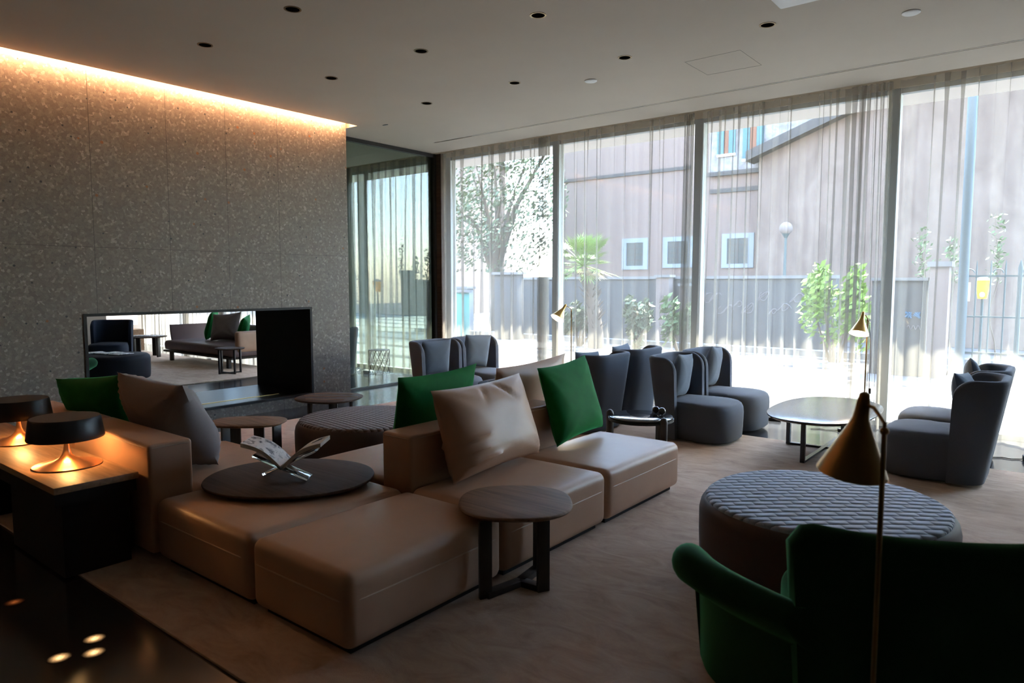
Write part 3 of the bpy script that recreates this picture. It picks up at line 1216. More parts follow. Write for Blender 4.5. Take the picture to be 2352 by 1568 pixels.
ch0 = make_chair()
chairs = [
    ((-5.80, 6.09), 0, 'grey lounge chair at the far left by the glass partition, facing right'),
    ((-5.80, 6.81), 0, 'grey lounge chair second from the glass partition, facing right, right beside the curtain'),
    ((-3.91, 6.06), 180, 'grey lounge chair seen from behind next to the upright green cushion, facing left'),
    ((-3.93, 6.82), 180, 'grey lounge chair seen from behind, closer to the curtain, facing left'),
    ((-2.72, 6.35), 0, 'grey lounge chair facing right just behind the round glass-topped side table'),
    ((-2.72, 7.09), 0, 'grey lounge chair facing right next to the curtain and the oval coffee table'),
    ((-.75, 6.27), 180, 'grey lounge chair nearest at the right edge, facing left towards the oval coffee table'),
    ((-.77, 7.02), 180, 'grey lounge chair at the right edge, mostly hidden behind the nearer one'),
    ((-9.45, 7.05), 180, 'grey lounge chair back seen through the glass partition beside the stone wall'),
]
for i, ((x, y), a, lab) in enumerate(chairs):
    if i == 0:
        ch0.location = (x, y, .014)
        ch0['label'] = lab
        c = ch0
    else:
        c = dup(ch0, (x, y, .014 if i < 8 else .0), R(a), lab)
cb = MB()
pillow(cb, .40, .43, .14, 21, wr=.006, pinch=.05, n=26)
cb.xf(Matrix.Rotation(R(90), 4, 'Z') @ Matrix.Rotation(R(15), 4, 'X'))
c0 = cb.build('scatter_cushion', M['grey_pillow'], auto=50)
zm = min(v.co.z for v in c0.data.vertices)
labs = ['grey cushion in the far left lounge chair by the glass partition',
        'grey cushion in the lounge chair second from the glass partition',
        'grey cushion tip above the back of the chair next to the upright green cushion',
        'grey cushion tip above the back of the rear-facing chair closer to the curtain',
        'blue-grey cushion in the chair just behind the round glass-topped side table',
        'blue-grey cushion in the right-facing chair next to the curtain',
        'blue-grey cushion in the nearest chair at the right edge, only its tip showing',
        'blue-grey cushion in the hidden chair at the right edge, only its pointed corner showing']
for i, lab in enumerate(labs):
    (x, y), a, _ = chairs[i]
    c = c0 if i == 0 else c0.copy()
    if i:
        COL.objects.link(c)
    s = 1 if a == 0 else -1
    tz = [0, .02, -.02, .0, .0, .02, .0, .04][i]
    c.location = (x - s * .14 + [-.05, -.05, 0, 0, -.08, -.08, .08, .08][i], y + s * .0 + [-.075, -.075, .0, .02, -.085, -.085, 0, .03][i], .014 + .384 - zm + tz)
    c.rotation_euler = (R([2, -3, 3, -2, -4, -6, 4, 8][i]), R([-3, -4, 3, 2, -5, -4, 3, 4][i]) * s, R(a + [-16, -14, -5, 4, 6, 8, -8, 6][i]))
    tag(c, lab, 'cushion', 'grey chair cushions')

# ================================================================== ottomans
t = thing('round_ottoman', 'large round ottoman with a quilted blue-grey top behind the green armchair', 'ottoman', (-.925, 3.706, .014))
b = MB()
out = superell(.60, .60, 2.12, 96)
slab(b, out, [(0, .03), (.012, .012), (.05, .006), (.2, .0), (.31, .0), (.345, .008), (.365, .022), (.378, .04)], inner=1)
b.build('body', M['brown_fab'], t, auto=60)
b = MB()
slab(b, superell(.57, .57, 2.12, 96), [(.366, .0), (.382, .004), (.391, .018)], inner=8, crown=.010)
b.build('top_cushion', M['quilt_blue'], t, auto=60)
t = thing('round_ottoman', 'round brown ottoman with a diamond-quilted top beyond the sofa', 'ottoman', (-4.47, 3.70, .014))
b = MB()
slab(b, superell(.56, .56, 2.12, 96), [(0, .03), (.012, .012), (.05, .006), (.2, .0), (.30, .0), (.34, .008), (.365, .022), (.38, .04)], inner=1)
b.build('body', M['brown_fab'], t, auto=60)
b = MB()
slab(b, superell(.53, .53, 2.12, 96), [(.366, .0), (.384, .004), (.394, .018)], inner=8, crown=.010)
b.build('top_cushion', M['quilt_brown'], t, auto=60)

# ================================================================== tables
def bars(mb, p, q, w, h, z):
    d = Vector((q[0] - p[0], q[1] - p[1], 0))
    mb.cbox(((p[0] + q[0]) / 2, (p[1] + q[1]) / 2, z), (d.length, w, h), math.atan2(d.y, d.x))
    return mb


# small wooden table in front of the sofa
t = thing('side_table', 'small table with a rounded brown wood top and black legs against the sofa front', 'side table', (-2.125, 2.70, .014))
b = MB()
slab(b, superell(.285, .275, 2.5, 72, rot=R(38.5)), [(.372, .022), (.380, .006), (.388, .0), (.394, .003), (.397, .012)], inner=2)
b.build('tabletop', M['wood_warm'], t, auto=50)
legs = [((.035, -.275), R(62)), ((.205, -.045), R(62)), ((.045, .13), R(0))]
cen = (.075, -.055)
for (lx, ly), a in legs:
    b = MB().cbox((lx, ly, .186), (.062 if a else .05, .022, .372), a)
    b.build('leg', M['wood_dark'], t, bevel=.002)
b = MB()
for (lx, ly), a in legs:
    bars(b, cen, (lx, ly), .05, .03, .015)
b.build('base', M['wood_dark'], t, bevel=.002)

# glass-topped round table behind the sofa end
t = thing('side_table', 'round side table with a dark reflective glass top and ball-ended wooden posts', 'side table', (-2.66, 5.02, .014))
b = MB()
slab(b, superell(.255, .255, 2.0, 64), [(.405, .004), (.409, 0), (.416, 0), (.419, .004)], inner=1)
b.build('glass_top', M['smoked_glass'], t, auto=50)
b = MB()
rs = superell(.262, .262, 2, 64)
b.rings([[(x * k, y * k, z) for x, y in rs] for k, z in ((1, .385), (1.0, .404), (.9, .404), (.9, .385), (1, .385))], False, False)
b.build('rim', M['black'], t)
for k, a in enumerate((186, 338, 84)):
    b = MB()
    x, y = .272 * math.cos(R(a)), .272 * math.sin(R(a))
    b.lathe([(.030, 0), (.030, .41)] + [(.030 * math.cos(R(q)), .41 + .035 * math.sin(R(q))) for q in range(15, 90, 15)], 24, c=(x, y))
    b.build('leg', M['wood_dark'], t)
gb = MB().sphere((0, 0, .031), .031, 24, 14)
o = gb.build('glass_sphere', M['glass_ball'])
o.location = (-2.60, 5.165, .014 + .4195)
tag(o, 'left one of two dark shiny balls on the glass-topped side table', 'ornament', 'dark shiny balls')
o2 = o.copy()
COL.objects.link(o2)
o2.location = (-2.535, 5.142, .014 + .4195)
o2['label'] = 'right one of two dark shiny balls on the glass-topped side table'

# oval coffee table between the right chairs
t = thing('coffee_table', 'large oval coffee table with a satin dark top on black crossed frame legs', 'coffee table', (-1.66, 6.62, .014))
b = MB()
slab(b, superell(.43, .76, 2.45, 96), [(.335, .022), (.345, .006), (.353, .0), (.358, .002), (.360, .008)], inner=2)
b.build('tabletop', M['satin_top'], t, auto=50)
for k, (x, y) in enumerate(((-.31, -.02), (.0, -.66), (.31, .02), (.0, .66))):
    b = MB().cbox((x, y, .17), (.035 if k % 2 == 0 else .035, .035, .335), 0)
    b.build('leg', M['steel'], t, bevel=.002)
b = MB()
bars(b, (-.31, -.02), (.31, .02), .035, .018, .009)
bars(b, (0, -.66), (0, .66), .035, .018, .0092)
b.build('base', M['steel'], t, smooth=False)

# oval table behind the tray
t = thing('side_table', 'small oval wooden side table with dark slab legs beyond the left sofa seats', 'side table', (-4.86, 2.87, .014))
b = MB()
slab(b, superell(.285, .20, 2.6, 72, rot=R(38.5)), [(.418, .02), (.426, .004), (.434, 0), (.438, .006)], inner=2)
b.build('tabletop', M['wood_warm'], t, auto=50)
for (u, w) in ((-.2, .06), (-.07, -.07), (.1, -.05), (.2, .05)):
    x, y = u * math.cos(R(38.5)) - w * math.sin(R(38.5)), u * math.sin(R(38.5)) + w * math.cos(R(38.5))
    b = MB().cbox((x, y, .21), (.075, .022, .42), R(38.5 + (0 if abs(u) < .15 else 60)))
    b.build('leg', M['wood_dark'], t, bevel=.002)

# striped-inlay table behind the brown ottoman
t = thing('side_table', 'dark round side table with thin pale inlaid lines beside the fireplace', 'side table', (-5.42, 4.04, .014))
b = MB()
slab(b, superell(.30, .29, 2.5, 72, rot=R(20)), [(.395, .02), (.403, .004), (.413, 0), (.417, .006)], inner=2)
b.build('tabletop', M['wood_mid'], t, auto=50)
b = MB()
for p, q in (((-.22, -.12), (.22, .16)), ((-.06, -.22), (.25, -.02)), ((-.25, .02), (.05, .24))):
    bars(b, p, q, .008, .002, .4182)
b.build('inlay', M['copper'], t, smooth=False)
for a in (205, 262, 330, 60, 130):
    x, y = .2 * math.cos(R(a)), .2 * math.sin(R(a))
    b = MB().cbox((x, y, .198), (.06, .022, .396), R(a + 90))
    b.build('leg', M['wood_dark'], t, bevel=.002)

# blue-topped table between the left chair group
t = thing('side_table', 'small table with a pale reflective blue top between the left lounge chairs', 'side table', (-4.98, 6.24, .014))
b = MB()
slab(b, superell(.30, .42, 2.5, 72), [(.335, .022), (.345, .006), (.353, .0), (.358, .002), (.360, .008)], inner=2)
b.build('tabletop', M['smoked_glass'], t, auto=50)
for k, (x, y) in enumerate(((-.22, 0), (.0, -.34), (.22, 0), (.0, .34))):
    b = MB().cbox((x, y, .17), (.03, .03, .335), 0)
    b.build('leg', M['steel'], t, bevel=.002)
b = MB()
bars(b, (-.22, 0), (.22, 0), .03, .018, .009)
bars(b, (0, -.34), (0, .34), .03, .018, .0092)
b.build('base', M['steel'], t, smooth=False)

# ================================================================== brass floor lamps
def floor_lamp(label, pole, apex, axis, lit, cord=True, power=3, slit=None, brass='brass'):
    t = thing('floor_lamp', label, 'floor lamp', (pole[0], pole[1], .0 if pole[1] > 6.8 else .014), 0, 'brass cone floor lamps')
    off = t.location
    ax = Vector(axis).normalized()
    A = Vector(apex) - off
    b = MB().lathe([(.115, 0), (.118, .006), (.112, .014), (.03, .018), (.0, .018)], 40, caps=(True, False))
    b.build('base', M['black'], t)
    zt = A.z - .075
    b = MB().tube([(0, 0, .012), (0, 0, zt * .5), (0, 0, zt)], .0065, 10)
    b.build('pole', M['brass_dark'], t)
    neck = A + ax * .02
    b = MB().tube([Vector((0, 0, zt - .01)), Vector((0, 0, zt + .02)), neck * .5 + Vector((0, 0, zt + .05)) * .5, neck], .005, 8)
    b.sphere((0, 0, zt), .011)
    b.build('swivel_arm', M['brass_dark'], t)
    # cone from a sheet, with an open slit showing the white inside
    q = ax.to_track_quat('Z', 'Y').to_matrix().to_4x4()
    # slit points to the pole side
    want = Vector(slit) if slit else Vector((-A.x, -A.y, 0))
    want = want - ax * want.dot(ax)
    if want.length < 1e-4:
        want = Vector((1, 0, 0))
    lx = q.to_3x3().inverted() @ want.normalized()
    a0 = math.atan2(lx.y, lx.x)
    mtx = Matrix.Translation(A) @ q
    prof = [(.013, .0), (.016, .010), (.018, .036), (.021, .06), (.030, .083), (.055, .138), (.088, .21)]
    N = 44
    gap = R(26)

    def cone(dr, slit):
        rs = []
        for r, z in prof:
            g = gap * max(0, min(1, (z - .045) / .06)) if slit else 0
            rs.append([((r + dr) * math.cos(a0 + g / 2 + (2 * math.pi - g) * k / N), (r + dr) * math.sin(a0 + g / 2 + (2 * math.pi - g) * k / N), z) for k in range(N + 1)])
        return rs
    b = MB()
    b.rings(cone(0, True), False, False, closed=False)
    b.lathe([(.014, 0), (.012, -.008), (.006, -.012), (.0, -.012)], 24, caps=(False, False))
    b.xf(mtx)
    sh = b.build('shade', M[brass], t, auto=60)
    b = MB()
    b.rings(cone(-.0025, True), False, False, closed=False)
    b.xf(mtx)
    b.build('shade_lining', M['enamel'], sh, auto=60)
    b = MB()
    b.lathe([(.0, .199), (.080, .199), (.080, .202), (.0, .202)], 36, caps=(False, False))
    b.xf(mtx)
    b.build('diffuser', M['lamp_glow' if lit else 'enamel'], t)
    if not lit:
        return t
    ld = bpy.data.lights.new('floor_lamp_light', 'POINT')
    ld.energy = power
    ld.color = (1, .74, .42)
    ld.shadow_soft_size = .02
    lo = bpy.data.objects.new('floor_lamp_light', ld)
    lo.location = off + A + ax * .225
    COL.objects.link(lo)
    if cord:
        rnd = random.Random(3)
        pts = []
        for k in range(16):
            u = k / 15
            pts.append((.012 + .035 * math.sin(math.pi * u) + .006 * math.sin(9 * u), -.012 - .01 * math.sin(5 * u), zt * (1 - u) + .015 * u))
        b = MB().tube(pts, .0028, 6)
        b.build('cord', M['black'], t)
        b = MB()
        rbox(b, (.047, -.02, zt * .42), (.022, .016, .055), .006, seg=2, mid=2)
        b.build('switch', M['black'], t)
    return t


floor_lamp('brass floor lamp at the left by the curtain, cone shade tilted to the left', (-4.885, 7.34), (-4.945, 7.30, 1.225), (-.20, -.60, -.80), True, slit=(.98, .22, 0))
floor_lamp('brass floor lamp by the right curtain bunch, glowing cone shade facing the camera', (-1.478, 7.26), (-1.506, 7.2, 1.222), (-.05, -.40, -.93), True, slit=(.98, .22, 0))
floor_lamp('brass floor lamp in front of the green armchair, dark cone shade seen from behind', (-.345, 1.935), (-.404, 1.985, 1.205), (-.126, .078, -.98), False, cord=False, brass='brass_dark', slit=(.55, .85, 0))

# cables and sockets at the foot of the curtains
for (x, y, s, lab) in ((-2.45, 7.70, 1, 'small dark socket box with a cable on the floor behind the right-facing chair'),
                       (-1.72, 7.55, .8, 'small dark floor socket under the oval coffee table by the curtain'),
                       (-.16, 7.28, 1.2, 'dark plug and cable on the floor at the right edge by the curtain')):
    t = thing('floor_socket', lab, 'floor socket', (x, y, 0), R(10), 'floor sockets by the curtains')
    b = MB()
    rbox(b, (0, 0, .02 * s), (.13 * s, .06 * s, .04 * s), .012, seg=3, mid=3)
    b.build('box', M['black'], t)
    pts = [(-.06 * s, 0, .01), (-.1, .01, .006), (-.16, -.02, .006), (-.22, .01, .006), (-.3, -.03, .006)]
    b = MB().tube(pts, .004, 6)
    b.build('cable', M['black'], t)

# ================================================================== green armchair in the foreground
def green_chair(name, label, loc, rz, scale=1.0):
    t = thing(name, label, 'armchair', loc, rz)
    t.scale = (scale,) * 3
    # local: faces +Y, back plane at y = 0
    b = MB()
    rs = []
    N = 30
    for i in range(N + 1):
        u = -1 + 2 * i / N
        x = .46 * u
        bow = .10 * (1 - abs(u) ** 2.4)
        d = (1 - abs(u)) * .46
        top = .765 - .018 * (1 - u * u)
        if d < .07:
            top -= .07 - math.sqrt(max(0, .07 ** 2 - (.07 - d) ** 2))
        ring = []
        zs = [.10, .2, .32, .45, .58, .68]
        for z in zs:
            zz = .10 + (z - .10) * (top - .035 - .10) / .58
            ring.append((x * (.90 + .12 * (zz / .76)), -bow - .045 * (zz - .4), zz))
        yb = -bow - .045 * (top - .4)
        for a in (40, 90, 140):
            ring.append((x * 1.02, yb + .04 - .04 * math.cos(R(a)), top - .035 + .035 * math.sin(R(a))))
        for z in reversed(zs):
            zz = .10 + (z - .10) * (top - .035 - .10) / .58
            ring.append((x * (.90 + .12 * (zz / .76)), -bow - .045 * (zz - .4) + .08, zz))
        rs.append(ring)
    b.rings(rs)
    b.build('backrest', M['green_wool'], t, auto=60)
    for s in (-1, 1):
        b = MB()
        rs = []
        K = 26
        for i in range(K + 1):
            u = i / K
            e = 1.0
            if u > .72:
                e = math.sqrt(max(0.0, 1 - ((u - .72) / .28) ** 2))
            # scooped arm: leaves the back edge low, swings outward and rises to a rounded front
            x = .42 + .29 * math.sin(math.pi / 2 * min(1, u * 1.15)) ** 1.1
            y = -.02 + .58 * u
            zt = .50 + .012 * (3 * u * u - 2 * u ** 3)
            rad = .05 + .03 * u
            zc = zt - rad
            ring = []
            for a in range(-40, 221, 20):
                ring.append((s * (x + rad * e * math.cos(R(a))), y, zc + rad * e * math.sin(R(a))))
            xb = x - .05 + .02 * u
            zl = .33
            zb = .02
            ring += [(s * (x - .09 * e), y, zc - .06), (s * (x - .13 * e - .03), y, zl), (s * (xb - .11 * e - .03), y, zb), (s * (xb - .03), y, zb), (s * (xb + .01 * e - .02), y, zl), (s * (x - .03 + .03 * e), y, zc - .08)]
            rs.append(ring)
        b.rings(rs)
        b.build('arm', M['green_wool'], t, auto=70)
    b = MB()
    rbox(b, (0, .30, .31), (.72, .58, .20), .07, crown=.03, seg=5, mid=8)
    b.build('seat', M['green_wool'], t, auto=60)
    for x in (-.34, .34):
        for y in (.0, .50):
            b = MB().lathe([(.014, 0), (.022, .22)], 14)
            b.xf(Matrix.Translation((x, y, 0)))
            b.build('leg', M['wood_dark'], t)
    return t


green_chair('green_armchair', 'dark green wool armchair seen from behind at the bottom right', (-.225, 2.40, .014), R(31))

# ================================================================== the lounge beyond the fireplace
t = thing('daybed', 'tan leather daybed with low back and short legs seen through the fireplace', 'daybed', (-12.45, 6.80, .014))
b = MB()
rbox(b, (0, -.02, .295), (2.5, .84, .18), .06, crown=.02, seg=4, mid=8)
b.build('mattress', M['mauve'], t, auto=60)
b = MB().box(-1.27, 1.22, -.44, .44, .165, .20)
b.build('frame', M['wood_dark'], t, bevel=.004)
for x in (-1.05, 1.02):
    for y in (-.38, .36):
        b = MB().cbox((x, y, .083), (.07, .06, .166))
        b.build('leg', M['wood_dark'], t, bevel=.003)
b = MB()
pr = []
for k in range(11):
    u = k / 10
    pr.append((-1.12 - .12 * math.sin(math.pi / 2 * u) ** .7, .25 + .43 * u))
b.rings([[(x - .03, y, z) for x, z in pr] + [(x + .03, y, z) for x, z in reversed(pr)] for y in (-.30, -.28, .40, .42)])
b.build('armrest', M['mauve'], t, auto=50)
b = MB()
rbox(b, (.32, .40, .52), (2.0, .12, .38), .05, seg=3, mid=6)
b.build('backrest', M['mauve'], t, auto=60)
b = MB()
rbox(b, (1.22, -.02, .47), (.14, .66, .36), .05, seg=3, mid=6)
b.build('armrest', M['tan'], t, auto=60)


def std_cushion(name, w, h, th, m, loc, tilt, rz, label, seed, ry=0, wr=.012):
    b = MB()
    pillow(b, w, h, th, seed, wr=wr, n=24)
    b.xf(Matrix.Rotation(rz, 4, 'Z') @ Matrix.Rotation(tilt, 4, 'X') @ Matrix.Rotation(ry, 4, 'Y'))
    o = b.build(name, m, auto=50)
    zm = min(v.co.z for v in o.data.vertices)
    o.location = (loc[0], loc[1], loc[2] - zm)
    return tag(o, label, 'cushion', 'daybed cushions')


zs = .014 + .385 + .012
std_cushion('velvet_cushion', .52, .56, .17, M['green'], (-13.05, 6.93, zs), R(-14), R(-38), 'green velvet cushion at the left end of the daybed', 31, R(4))
std_cushion('cloth_cushion', .66, .52, .20, M['mauve_cloth'], (-12.33, 6.85, zs), R(-16), R(18), 'crumpled mauve-grey cushion in the middle of the daybed', 33, R(-5), .028)
std_cushion('velvet_cushion', .46, .50, .16, M['green'], (-11.72, 6.82, zs), R(-16), R(-42), 'green velvet cushion on the daybed just right of the mauve-grey one', 35, R(6))
std_cushion('velvet_cushion', .44, .52, .15, M['green'], (-11.40, 7.02, zs), R(-10), R(-50), 'dark green velvet cushion at the right end of the daybed', 37, R(3))

t = thing('round_ottoman', 'round navy leather ottoman with magazines seen through the fireplace', 'ottoman', (-11.65, 4.62, .014))
b = MB()
slab(b, superell(.52, .52, 2.1, 72), [(0, .03), (.012, .012), (.06, .004), (.2, .0), (.31, .0), (.35, .012), (.375, .04)], inner=4, crown=.012)
b.build('body', M['navy_leather'], t, auto=60)
rnd = random.Random(12)


def magazines(n, c, z0, spread, lab, grp):
    for i in range(n):
        w, d, h = rnd.uniform(.2, .24), rnd.uniform(.27, .31), rnd.uniform(.008, .016)
        m = MB()
        m.box(-w / 2, w / 2, -d / 2, d / 2, 0, h)
        o = m.build('magazine', M['paper_print'], bevel=.002)
        a = rnd.uniform(0, 6.28)
        o.location = (c[0] + spread * (i - (n - 1) / 2), c[1] + rnd.uniform(-.04, .04) + spread * .4 * (i - (n - 1) / 2), z0)
        o.rotation_euler = (0, 0, rnd.uniform(-.5, .5))
        tag(o, lab[i], 'magazine', grp)


magazines(3, (-11.70, 4.60), .014 + .390, .25, ['illustrated magazine on the navy ottoman, leftmost of three', 'illustrated magazine on the navy ottoman, middle of three', 'illustrated magazine on the navy ottoman, rightmost of three'], 'magazines beyond the fireplace')

t = thing('side_table', 'round table carrying magazines on dark slab legs seen through the fireplace', 'side table', (-14.55, 6.42, .014))
b = MB()
slab(b, superell(.40, .36, 2.4, 64), [(.40, .02), (.408, .004), (.417, 0), (.421, .006)], inner=2)
b.build('tabletop', M['wood_mid'], t, auto=50)
for a in (30, 120, 210, 300):
    b = MB().cbox((.27 * math.cos(R(a)), .25 * math.sin(R(a)), .2), (.09, .03, .402), R(a + 90))
    b.build('leg', M['wood_dark'], t, bevel=.002)
magazines(2, (-14.55, 6.42), .014 + .4215, .27, ['open magazine on the round table beyond the fireplace, left one', 'open magazine on the round table beyond the fireplace, right one'], 'magazines beyond the fireplace')

t = thing('side_table', 'small side table with slim metal legs in front of the daybed', 'side table', (-10.80, 6.09, .014))
b = MB()
slab(b, superell(.23, .22, 2.4, 64), [(.40, .02), (.408, .004), (.417, 0), (.421, .006)], inner=2)
b.build('tabletop', M['wood_mid'], t, auto=50)
for x, y in ((-.18, -.05), (-.02, -.18), (.17, -.02), (.02, .17)):
    b = MB().cbox((x, y, .2), (.03, .022, .40), R(20))
    b.build('leg', M['steel'], t, bevel=.002)
b = MB()
bars(b, (-.18, -.05), (.17, -.02), .03, .018, .012)
bars(b, (-.02, -.18), (.02, .17), .03, .018, .0122)
b.build('base', M['steel'], t, smooth=False)

t = dup(ch0, (-14.0, 5.50, .014), R(-38), 'dark navy lounge chair at the left edge of the fireplace view')
for c in t.children:
    c.data = c.data.copy()
    c.data.materials[0] = M['navy']

t = thing('low_shelf', 'low pale open shelf with dark books below the pale lamp seen through the fireplace', 'shelf', (-16.75, 6.85, 0))
b = MB()
for z in (.02, .46):
    b.box(-.75, .75, -.16, .16, z, z + .025)
for x in (-.74, -.25, .25, .74):
    b.box(x - .012, x + .012, -.16, .16, .045, .46)
b.build('frame', M['wood_orange'], t, smooth=False)
for i, x in enumerate((-.55, -.47, -.39, .05, .12)):
    m = MB().box(-.022, .022, -.11, .11, 0, .30)
    o = m.build('book', M['black'], bevel=.002)
    o.location = (-16.75 + x, 6.85, .046)
    tag(o, 'dark book upright on the low pale shelf, %s' % ['leftmost', 'second from the left', 'third from the left', 'fourth from the left', 'rightmost'][i], 'book', 'dark books on the low shelf')
t = thing('table_lamp', 'table lamp with a large pale rectangular shade seen through the fireplace', 'table lamp', (-16.70, 6.85, .486))
b = MB()
b.box(-.06, .06, -.06, .06, 0, .02)
b.box(-.012, .012, -.012, .012, .02, .16)
b.build('base', M['chrome'], t, smooth=False)
b = MB()
b.rings([[(x, y, z) for x, y in ((-.42, -.16), (.42, -.16), (.42, .16), (-.42, .16))] for z in (.09, .50)], False, False)
b.build('shade', M['fabric_shade'], t, smooth=False)
t = green_chair('green_armchair', 'small dark green chair edge at the lower left of the fireplace view', (-10.0, 2.95, .0), R(70))

# beyond the glass partition
t = thing('wire_table', 'dark wire lattice stand on the floor beyond the glass partition', 'stand', (-8.55, 7.35, 0))
b = MB()
N = 12
for z in (.06, .25, .44):
    b.tube([(.17 * math.cos(2 * math.pi * k / 24), .17 * math.sin(2 * math.pi * k / 24), z) for k in range(25)], .004, 6, False)
for k in range(N):
    a0, a1 = 2 * math.pi * k / N, 2 * math.pi * (k + 1) / N
    for z0, z1 in ((.06, .25), (.25, .44)):
        b.tube([(.17 * math.cos(a0), .17 * math.sin(a0), z0), (.17 * math.cos(a1), .17 * math.sin(a1), z1)], .0035, 6)
        b.tube([(.17 * math.cos(a1), .17 * math.sin(a1), z0), (.17 * math.cos(a0), .17 * math.sin(a0), z1)], .0035, 6)
b.build('lattice', M['steel'], t)
b = MB().lathe([(.17, .44), (.17, .446)], 32)
b.build('top', M['steel'], t)
for k in range(3):
    a = 2 * math.pi * k / 3
    b = MB().tube([(.17 * math.cos(a), .17 * math.sin(a), 0), (.17 * math.cos(a), .17 * math.sin(a), .07)], .006, 8)
    b.build('leg', M['steel'], t)
t = thing('floor_socket', 'white socket box with a curled cable on the floor beyond the glass partition', 'floor socket', (-9.05, 7.55, 0))
b = MB()
rbox(b, (0, 0, .03), (.2, .09, .06), .015, seg=3, mid=3)
b.build('box', M['white'], t)
b = MB().tube([(-.1 - .02 * k + .05 * math.sin(k * 1.3), .05 * math.sin(k * .9), .012 + .03 * abs(math.sin(k * .8))) for k in range(14)], .006, 6)
b.build('cable', M['white'], t)

# ================================================================== the street outside
b = MB().box(-45, 25, 8.35, 60, -.2, -.02)
struct(b.build('floor_pavement', M['pavement'], smooth=False))
b = MB().box(-18.4, 2.8, 8.35, 9.8, CZ + .17, CZ + .3)
struct(b.build('trim_4', M['canopy'], smooth=False))
b = MB().box(-18.4, 2.8, 8.33, 8.5, CZ + .28, 7)
struct(b.build('wall_upper_front', M['canopy'], smooth=False))


def facade_windows(par, rects, y):
    for (x0, x1, z0, z1) in rects:
        f = MB()
        f.box(x0 - .16, x1 + .16, y - .05, y, z0 - .12, z0)
        f.box(x0 - .16, x1 + .16, y - .05, y, z1, z1 + .14)
        f.box(x0 - .16, x0, y - .05, y, z0, z1)
        f.box(x1, x1 + .16, y - .05, y, z0, z1)
        w = f.build('window', M['window_pale'], par, smooth=False)
        f = MB().box(x0, x1, y - .02, y - .005, z0, z1)
        f.build('pane', M['window_dark'], w, smooth=False)
        f = MB()
        f.box((x0 + x1) / 2 - .02, (x0 + x1) / 2 + .02, y - .035, y - .021, z0, z1)
        for k in range(1, 4):
            zz = z0 + (z1 - z0) * k / 4
            f.box(x0, x1, y - .034, y - .022, zz - .012, zz + .012)
        f.build('bars', M['eave'], w, smooth=False)


hs = thing('house', 'long pale pink house across the street with three small windows', 'house', (-9.5, 20, -.02))
hb = MB().box(-4.2, 3.6, 0, 6, 0, 6.7)
hb.build('wall', M['facade'], hs, smooth=False)
hb = MB().box(-4.24, .45, -.05, -.001, 4.92, 5.02)
hb.build('string_course', M['eave'], hs, smooth=False)
hb = MB().box(1.07, 2.7, -.05, -.001, 4.14, 4.26)
hb.build('ledge', M['eave'], hs, smooth=False)
facade_windows(hs, [(-1.69, -1.09, 2.07, 2.80), (-.25, .41, 2.11, 2.79), (1.63, 2.25, 2.08, 2.81)], 0)

fh = thing('house', 'plain pale house far to the left, added to screen the bright sky beyond the glass partition', 'house', (-33, 23, -.02))  # added house, blocks the bright sky behind the partition
hb = MB().box(-14, 9.6, 0, 6, 0, 7.5)
hb.build('wall', M['facade'], fh, smooth=False)
hb = MB().box(-14.2, 9.8, -.3, 6.2, 7.51, 7.7)
hb.build('roof', M['eave'], fh, smooth=False)

up = thing('upper_house', 'pale rubble-walled upper house with teal shuttered windows behind the sloping roof', 'house', (-6.9, 20, -.02))
hb = MB().box(-1.55, 4.2, -.10, -.002, 4.72, 6.9)
hb.build('wall', M['roof_stone'], up, smooth=False)
hb = MB().box(-1.57, .6, -.16, -.101, 4.62, 4.74)
hb.build('ledge', M['eave'], up, smooth=False)
for (x0, x1, z0, z1) in ((-1.27, -.78, 5.22, 6.22), (-.52, .02, 5.02, 6.02)):
    f = MB().box(x0, x1, -.13, -.101, z0, z1)
    w = f.build('window', M['terracotta'], up, smooth=False)
    f = MB().box(x0 - .03, x1 + .03, -.17, -.131, z0 - .07, z0)
    f.build('sill', M['enamel'], w, smooth=False)
    for xx in (x0 - .02, x1 - .17):
        f = MB().box(xx, xx + .19, -.17, -.131, z0, z1)
        f.build('shutter', M['shutter'], w, smooth=False)

gb_ = thing('gabled_house', 'weathered pink house with a sloping grey roof edge rising to the right', 'house', (-3.0, 19.5, -.02))
ez = lambda x: 5.03 + (x + 6.84) * .365
hb = MB()
hb.add([(x + 3.0, y, z) for y in (0, .30) for x, z in ((-6.84, 0), (3.6, 0), (3.6, ez(3.6) - .1), (-6.84, ez(-6.84) - .1))],
       [(0, 1, 2, 3), (7, 6, 5, 4), (0, 4, 5, 1), (1, 5, 6, 2), (2, 6, 7, 3), (3, 7, 4, 0)])
hb.build('wall', M['facade_old'], gb_, smooth=False)
hb = MB()
hb.add([(x + 3.0, y, z) for y in (-.35, .32) for x, z in ((-7.1, ez(-7.1) - .10), (3.7, ez(3.7) - .10), (3.7, ez(3.7) + .16), (-7.1, ez(-7.1) + .16))],
       [(0, 1, 2, 3), (7, 6, 5, 4), (0, 4, 5, 1), (1, 5, 6, 2), (2, 6, 7, 3), (3, 7, 4, 0)])
hb.build('roof', M['eave'], gb_, smooth=False)


def leaves(mb, n, fn, s0, s1, rnd):
    for i in range(n):
        p = fn()
        s = rnd.uniform(s0, s1)
        a = Vector((rnd.uniform(-1, 1), rnd.uniform(-1, 1), rnd.uniform(-1, 1))).normalized()
        c = a.orthogonal().normalized()
        d = a.cross(c)
        mb.add([p - c * s, p + d * s * .45, p + c * s, p - d * s * .45], [(0, 1, 2, 3)])


